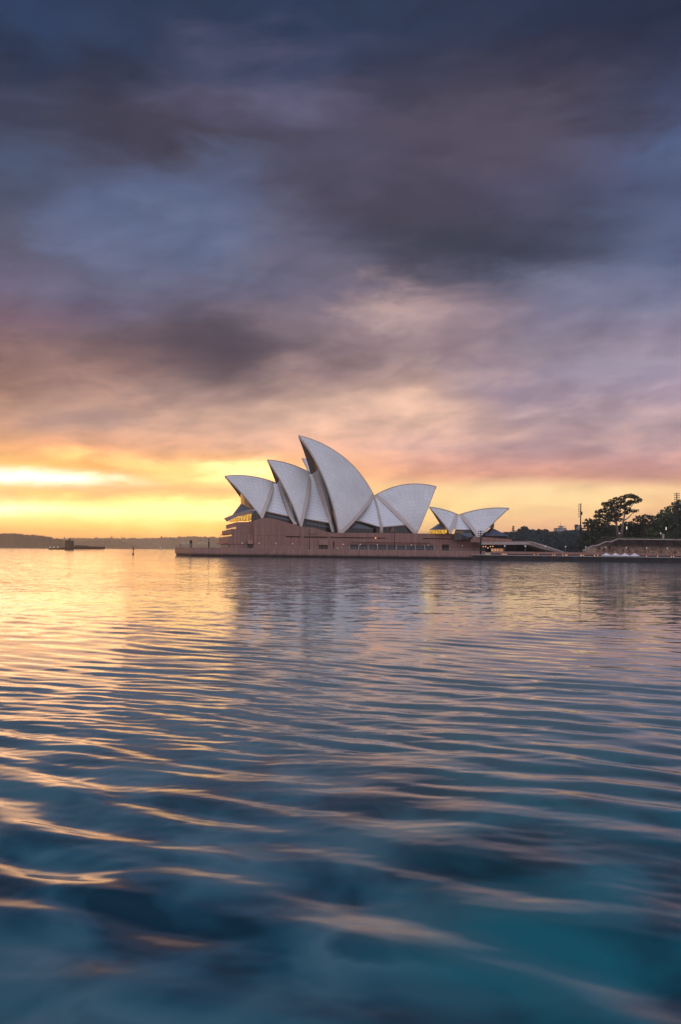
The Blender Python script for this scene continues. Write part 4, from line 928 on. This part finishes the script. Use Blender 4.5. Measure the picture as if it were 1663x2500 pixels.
tree_px(R4, 535, [(1255,490,42,22),(1230,515,36,22),(1285,515,34,22),(1255,540,50,18)], [[(1255,570,0,.3),(1255,520,0,.2)]], (1255,575), 'round yellow green shrub under the dark trees', 'leafg', 'barkd', 'shrub', 1.0, 0.5, 'shrub')

# garden terrain, cliff, ramp and railing
mb = MB(); g = [P(*R4(x, y), 524) for x, y in ((700,570),(905,580),(1568,592),(1900,597),(1900,760),(535,760),(535,706),(640,655),(700,640))]; CLB = np.array([g[5][0], 524, ZQ])
mb = MB()
nx_ = 140; xs = np.linspace(535, 1900, nx_)
def ctop(x): return np.interp(x, [535, 560, 640, 690, 700, 905, 1568, 1900], [700, 690, 615, 590, 570, 580, 592, 598])
rows = []
for f in np.linspace(0, 1, 9):
    row = []
    for x in xs:
        yt = ctop(x); p = P(*R4(x, yt), 524); z = ZQ + (p[2] - ZQ) * f
        row.append((p[0], 524 + 2.5 * f + 0.9 * math.sin(x * .05 + f * 7) * math.cos(x * .017 + f * 3) + rng.uniform(-.35, .35), z))
    rows.append(row)
mb.grid(rows); mb.grid([rows[-1], [(x, y + 3.0, z) for x, y, z in rows[-1]]])
cliff = thing('stone_cliff', CLB, 'dark stained sandstone cliff wall below the garden lawn', 'cliff wall')
mb.build('rock_face', M['rock'], cliff).location = tuple(-CLB)
mb = MB()
for a, b in (((540,706),(640,652)), ((640,652),(690,650)), ((690,650),(782,610)), ((782,610),(830,612)), ((830,612),(905,582))):
    f = [P(*R4(a[0], a[1] + 9), 521), P(*R4(b[0], b[1] + 9), 521), P(*R4(*b), 521), P(*R4(*a), 521)]; mb.prism(f, [p + np.array([0, 2.6, 0]) for p in f])
f = [P(*R4(905, 582), 521), P(*R4(905,590), 521), P(*R4(1900,604), 521), P(*R4(1900,596), 521)]; mb.prism(f, [p + np.array([0, 3, 0]) for p in f])
mb.build('coping', M['stair'], cliff).location = tuple(-CLB)
mb = MB(); g = [P(*R4(x, y), 521.5) for x, y in ((545,712),(640,662),(690,660),(782,620),(830,622),(850,612),(850,640),(740,690),(740,745),(545,745))]; mb.prism(g, [p + np.array([0, 2.2, 0]) for p in g]); mb.build('ramp_wall', M['rock'], cliff).location = tuple(-CLB)
mb = MB()
l0, l1 = P(*R4(640,575), 526), P(*R4(1900,598), 526)
mb.grid([[(l0[0], 526.5, l0[2] - .1), (l1[0], 526.5, l1[2] - .1)], [(l0[0] + 6, 552, l0[2] + 1.2), (l1[0] + 6, 552, l1[2] + 1.2)], [(l0[0] + 6, 680, l0[2] + 3), (l1[0] + 80, 680, l1[2] + 3)]])
mb.build('lawn', M['grass'])['kind'] = 'structure'
mb = MB(); rail([P(*R4(700,570), 525), P(*R4(905,578), 525), P(*R4(1660,592), 525)], 1.25, mb, 2.5, .05); o = mb.build('railing', M['black']); tag(o, 'dark thin railing along the lawn above the stone cliff', 'railing')
# stone pier by the lawn edge
p = P(*R4(1378, 583), 525); t = thing('gate_pier', p, 'pale stone gate pier with a cap above the cliff', 'pier')
mb = MB(); mb.box((-.45, -.45, 0), (.45, .45, 1.9)); mb.build('shaft', M['stair'], t)
mb = MB(); mb.box((-.6, -.6, 1.9), (.6, .6, 2.2)); mb.lathe((0, 0, 2.2), [(.55, 0), (.1, .4)], 4); mb.build('cap', M['stair'], t)
for x, lb in ((1353, 'white globe lamp beside the stone gate pier'), (917, 'white globe lamp between the two gum trunks')):
    tp = P(*R4(x, 527), 530); globe_lamp((tp[0], 530, P(*R4(x, 583), 530)[2]), tp[2], lb, 'globe lamps in the garden', r=0.45)

# wooded hill behind the stair
HY = 980
def hill_px(name, prof, R, Y, depth, m, base_z=-1.0, front=0.5, label=None):
    mb = MB(); rows = []
    for f, yo in ((0, -depth * front), (.55, -depth * front * .6), (.9, -depth * front * .15), (1, 0), (.8, depth * .4), (0, depth)):
        rows.append([(lambda p: (p[0], Y + yo, base_z + (p[2] - base_z) * f))(P(*R(x, y), Y)) for x, y in prof])
    mb.grid(rows); o = mb.build(name, M[m], smooth=True); o['kind'] = 'structure'
    if label: o['label'] = label
    return o
R3h = R3
hill_px('garden_hill', [(900,650),(1060,585),(1180,560),(1310,545),(1480,560),(1600,570),(1760,560),(1900,545),(2100,560)], R3, HY, 220, 'soil', 2.0)
protos = []
def wtree(name, h, w_, leaf, kind):
    t = thing(name, (0, 0, 0), 'tree', 'tree'); mb = MB()
    if kind == 'pine':
        for k in range(9):
            f = k / 8; leaves(mb, (0, 0, h * (.25 + .72 * f)), w_ * (1 - f * .85), w_ * (1 - f * .85), h * .035, int(60 - 40 * f), .8)
    else:
        for k in range(10):
            a = rng.uniform(0, 6.28); r = w_ * rng.uniform(0, .7); z = h * rng.uniform(.45, .88) ; q = w_ * rng.uniform(.3, .5)
            leaves(mb, (r * math.cos(a), r * math.sin(a), z), q, q, q * .6, 70, .85)
        leaves(mb, (0, 0, h * .6), w_ * .8, w_ * .8, h * .22, 240, .95)
    mb.build('crown', M[leaf], t); mb = MB(); mb.tube([(0, 0, -3), (0, 0, h * .45), (.3, 0, h * .8)], [.7, .5, .2], 6); mb.build('trunk', M['barkd'], t)
    return t
pr = [wtree('tree', 15, 8, 'wood', 'r'), wtree('tree', 17, 7, 'wood', 'r'), wtree('tree', 13, 9.5, 'wood', 'r'), wtree('pine_tree', 22, 5.5, 'wood', 'pine')]
used = [False] * 4
spots = []
def ridge(x): return np.interp(x, [1040, 1085, 1170, 1310, 1400, 1480, 1540, 1620, 1700, 1790, 1900, 2060], [575, 540, 555, 505, 535, 540, 560, 545, 545, 530, 520, 545])
xx = 1050
while xx < 2080:
    spots.append((xx, ridge(xx) + rng.uniform(-4, 12), HY + rng.uniform(-10, 25))); xx += rng.uniform(17, 30)
for rowk in range(3):
    xx = 1040
    while xx < 2090:
        spots.append((xx, ridge(xx) + 28 + rowk * 34 + rng.uniform(-10, 10), HY - 45 - rowk * 32 + rng.uniform(-8, 8))); xx += rng.uniform(30, 48)
def put_tree(k, x, y, Y, label, group, sc_=1.0):
    o = pr[k] if not used[k] else copy_tree(pr[k]); used[k] = True
    H_ = (15, 17, 13, 22)[k] * .95 * sc_; p = P(*R3(x, y), Y); o.location = (p[0], Y, p[2] - H_); o.scale = (sc_,) * 3; o.rotation_euler = (0, 0, rng.uniform(0, 6.28))
    o['label'] = label; o['category'] = 'tree'
    if group: o['group'] = group
    return o
for x, y, Y in spots: put_tree(int(rng.integers(0, 3)), x, y, Y, 'blue green tree in the wooded hillside behind the stair', 'trees on the wooded hill', rng.uniform(.8, 1.15))
put_tree(3, 1168, 494, HY, 'slim conifer rising above the wooded hill, right of the restaurant', 'trees on the wooded hill', .95)
put_tree(1, 1312, 478, HY - 4, 'tallest spreading tree on the wooded hill, beside the conifer', 'trees on the wooded hill', 1.25)
put_tree(0, 1485, 520, HY - 4, 'open crowned tree on the wooded hill, left of the apartment block', 'trees on the wooded hill', 1.2)

# apartment block and crane on the hill
Y = 1350; o0 = P(*R4(311, 520), Y); t = thing('apartment_block', o0, 'pale apartment block rising above the wooded hill', 'building')
q = lambda x, y: P(*R4(x, y), Y) - o0
a, b = q(262, 520), q(360, 470); mb = MB(); mb.box((a[0], 0, a[2] - 20), (b[0], 22, b[2])); wl = mb.build('wall', M['block'], t)
a2, b2 = q(304, 470), q(332, 449); mb = MB(); mb.box((a2[0], 4, a2[2] + .01), (b2[0], 16, b2[2])); mb.build('lift_tower', M['block'], t)
for k in range(4):
    for j in range(5):
        xa = a[0] + .9 + j * (b[0] - a[0] - 1) / 5; za = a[2] - 2 + k * 3.3; mb = MB(); mb.box((xa, -.12, za), (xa + 1.0, .1, za + 1.3)); mb.build('window', M['foyer'], wl)
mb = MB(); z0 = b2[2]; mb.tube([(0.5, 10, z0), (0.5, 10, z0 + 5)], .25, 6); mb.build('antenna', M['black'], t)
o0 = P(*R4(452, 500), Y); t = thing('tower_crane', o0, 'dark crane with raised jib beyond the wooded hill', 'crane')
q = lambda x, y: P(*R4(x, y), Y) - o0
mb = MB(); mb.tube([q(452, 510), q(453, 462)], 0.7, 6); mb.build('mast', M['black'], t)
mb = MB(); mb.tube([q(449, 470), q(467, 440)], [.9, .5], 6); mb.build('jib', M['black'], t)
mb = MB(); c = q(461, 446); mb.box(c + np.array([-2, -1.5, -1.5]), c + np.array([2, 1.5, 1.5])); mb.build('cab', M['black'], t)
o0 = P(*R4(492, 495), Y); t = thing('apartment_block', o0, 'small pale block just left of the one sided floodlight mast', 'building')
mb = MB(); mb.box((-3.5, 0, -15), (3.5, 10, 6.5)); mb.build('wall', M['block'], t)
mb = MB(); mb.box((-3.8, -.3, 6.5), (3.8, 10.3, 7.1)); mb.build('roof', M['fortd'], t)

# far shores on the left
def shore(name, prof, Y, depth, bump, label, m='shore'):
    xs = np.arange(prof[0][0], prof[-1][0], 3.0); ys = np.interp(xs, [p[0] for p in prof], [p[1] for p in prof])
    mb = MB(); rows = []
    for f, yo in ((0, -depth * .45), (.4, -depth * .36), (.75, -depth * .2), (.93, -depth * .08), (1, 0), (.85, depth * .3), (0, depth)):
        row = []; bm = np.convolve(rng.uniform(-1, 1, len(xs) + 6), np.hanning(9)[1:-1], 'same')[3:-3] * 0.6 + rng.uniform(-.35, .35, len(xs))
        for x, y, bu in zip(xs, ys, bm):
            p = P(*R5(x, y), Y); z = -0.5 + (p[2] + .5) * f
            if 0 < f: z += bu * bump * (0.4 + f * .4)
            row.append((p[0] * (Y + yo) / Y, Y + yo, max(z, -0.5)))
        rows.append(row)
    mb.grid(rows); o = mb.build(name, M[m]); o['kind'] = 'structure'; o['label'] = label
shore('wooded_headland', [(-500,150),(-200,125),(-60,130),(0,122),(60,117),(110,112),(170,118),(230,124),(300,130),(360,136),(430,148),(500,160),(550,172),(600,190),(650,215),(690,238),(720,252)], 2500, 260, 2.6, 'dark wooded headland on the far left shore')
shore('low_ridge', [(560,260),(620,200),(700,185),(780,180),(860,172),(930,168),(1000,172),(1060,180),(1110,196),(1170,215),(1240,240),(1300,258)], 3400, 300, 2.5, 'low hazy ridge beyond the island fort', 'shorel')
shore('hazy_ridge', [(-700,170),(0,165),(400,165),(520,158),(640,155),(760,156),(880,154),(1000,154),(1120,156),(1240,157),(1360,155),(1450,150),(1540,146),(1650,140),(2000,150),(2600,150),(4000,170)], 4600, 500, 3.5, 'pale hazy ridge with distant houses on the left horizon', 'shorel')
rw = rng
labs = ['twin peaked distant block above the end of the headland', 'distant mast tower above the fort tower roofline', 'distant church spire above the hazy ridge, left of the beacon', 'slim distant tower nearest the beacon on the hazy ridge', 'broad distant block on the hazy ridge, left of the promenade', 'small distant block next to the broad one']
for (x, yt, wpx), lb in zip(((560,138,9),(836,135,7),(973,132,8),(1058,133,5),(1405,134,13),(1445,138,8)), labs):
    Y = 4540; p = P(*R5(x, yt), Y); base = P(*R5(x, 165), Y); wd = wpx / 3.5636 / F * Y
    t = thing('distant_tower', (p[0], Y, base[2]), lb, 'building', 'towers on the far ridge'); h = p[2] - base[2]
    mb = MB(); mb.box((-wd/2, -wd/2, -8), (wd/2, wd/2, h * .6)); mb.build('wall', M['fort'], t)
    mb = MB(); mb.lathe((0, 0, h * .6), [(wd * .55, 0), (wd * .4, h * .12), (wd * .06, h * .4)], 4); mb.build('roof', M['fortd'], t)

# scattered houses on the far ridge
hs = None
for k in range(22):
    x = rng.uniform(700, 1520); y = np.interp(x, [600, 760, 1120, 1360, 1540], [160, 160, 160, 158, 150]) + rng.uniform(4, 34); Y = 4600 - (y - 155) * 5.5 - 25; p = P(*R5(x, y), Y)
    if hs is None:
        hs = thing('house', p, 'tiny pale house among trees on the hazy far ridge', 'house', 'distant houses on the hazy ridge'); o = hs
        mb = MB(); mb.box((-6, -5, -12), (6, 5, 6)); mb.build('wall', M['block'], hs)
        mb = MB(); mb.prism([(-7, -6, 6), (-7, 6, 6), (-7, 0, 9.5)], [(7, -6, 6), (7, 6, 6), (7, 0, 9.5)]); mb.build('roof', M['fort'], hs)
    else:
        o = copy_tree(hs); o.location = [float(q) for q in p]
    o.scale = (rng.uniform(.4, .9), .6, rng.uniform(.35, .6))

# person standing at the tip of the promenade
def person(px, py, Y, z0, label):
    p = P(*R1(px, py), Y); t = thing('person', (p[0], Y, z0), label, 'person')
    me = bpy.data.meshes.new('body'); J = [(0,0,.95),(0,0,1.2),(0,0,1.42),(0,.0,1.52),(0,-.02,1.66),(.2,0,1.4),(.24,0,1.12),(.22,-.06,.88),(-.2,0,1.4),(-.24,0,1.12),(-.22,-.06,.88),(.1,0,.9),(.11,-.02,.5),(.11,.03,.08),(.11,-.14,.04),(-.1,0,.9),(-.12,.02,.5),(-.13,.06,.08),(-.13,-.1,.04)]
    E_ = [(0,1),(1,2),(2,3),(3,4),(2,5),(5,6),(6,7),(2,8),(8,9),(9,10),(0,11),(11,12),(12,13),(13,14),(0,15),(15,16),(16,17),(17,18)]
    rr = [.15,.14,.15,.06,.105,.065,.05,.04,.065,.05,.04,.095,.065,.05,.04,.095,.065,.05,.04]
    me.from_pydata(J, E_, []); me.materials.append(M['cloth']); o = bpy.data.objects.new('body', me); col.objects.link(o); o.parent = t
    sk = o.modifiers.new('skin', 'SKIN'); me.skin_vertices[0].data[0].use_root = True
    for v, r in zip(me.skin_vertices[0].data, rr): v.radius = (r, r)
    o.modifiers.new('sub', 'SUBSURF').levels = 1; o.modifiers['sub'].render_levels = 1
    mb = MB(); mb.lathe((0, .0, 1.64), [(.11, 0), (.12, .06), (.08, .14), (.01, .16)], 10); mb.build('hair', M['black'], t, smooth=True)
person(157, 1150, 540, ZD, 'person in dark clothes standing at the tip of the promenade')

# ================================================================== haze
def build_haze(density):
    mb = MB(); mb.box((-2600, -60, -3.0), (2600, 6600, 110)); m = bpy.data.materials.new('haze'); m.use_nodes = True
    nt = m.node_tree; nt.nodes.clear(); v = nt.nodes.new('ShaderNodeVolumePrincipled'); out = nt.nodes.new('ShaderNodeOutputMaterial')
    v.inputs['Density'].default_value = density; v.inputs['Color'].default_value = (0.95, 0.93, 0.92, 1); v.inputs['Anisotropy'].default_value = 0.8
    nt.links.new(v.outputs[0], out.inputs['Volume'])
    o = mb.build('haze', m); o['kind'] = 'stuff'; o['label'] = 'thin warm morning haze over the harbour'; o['category'] = 'haze'
build_haze(1.25e-4)
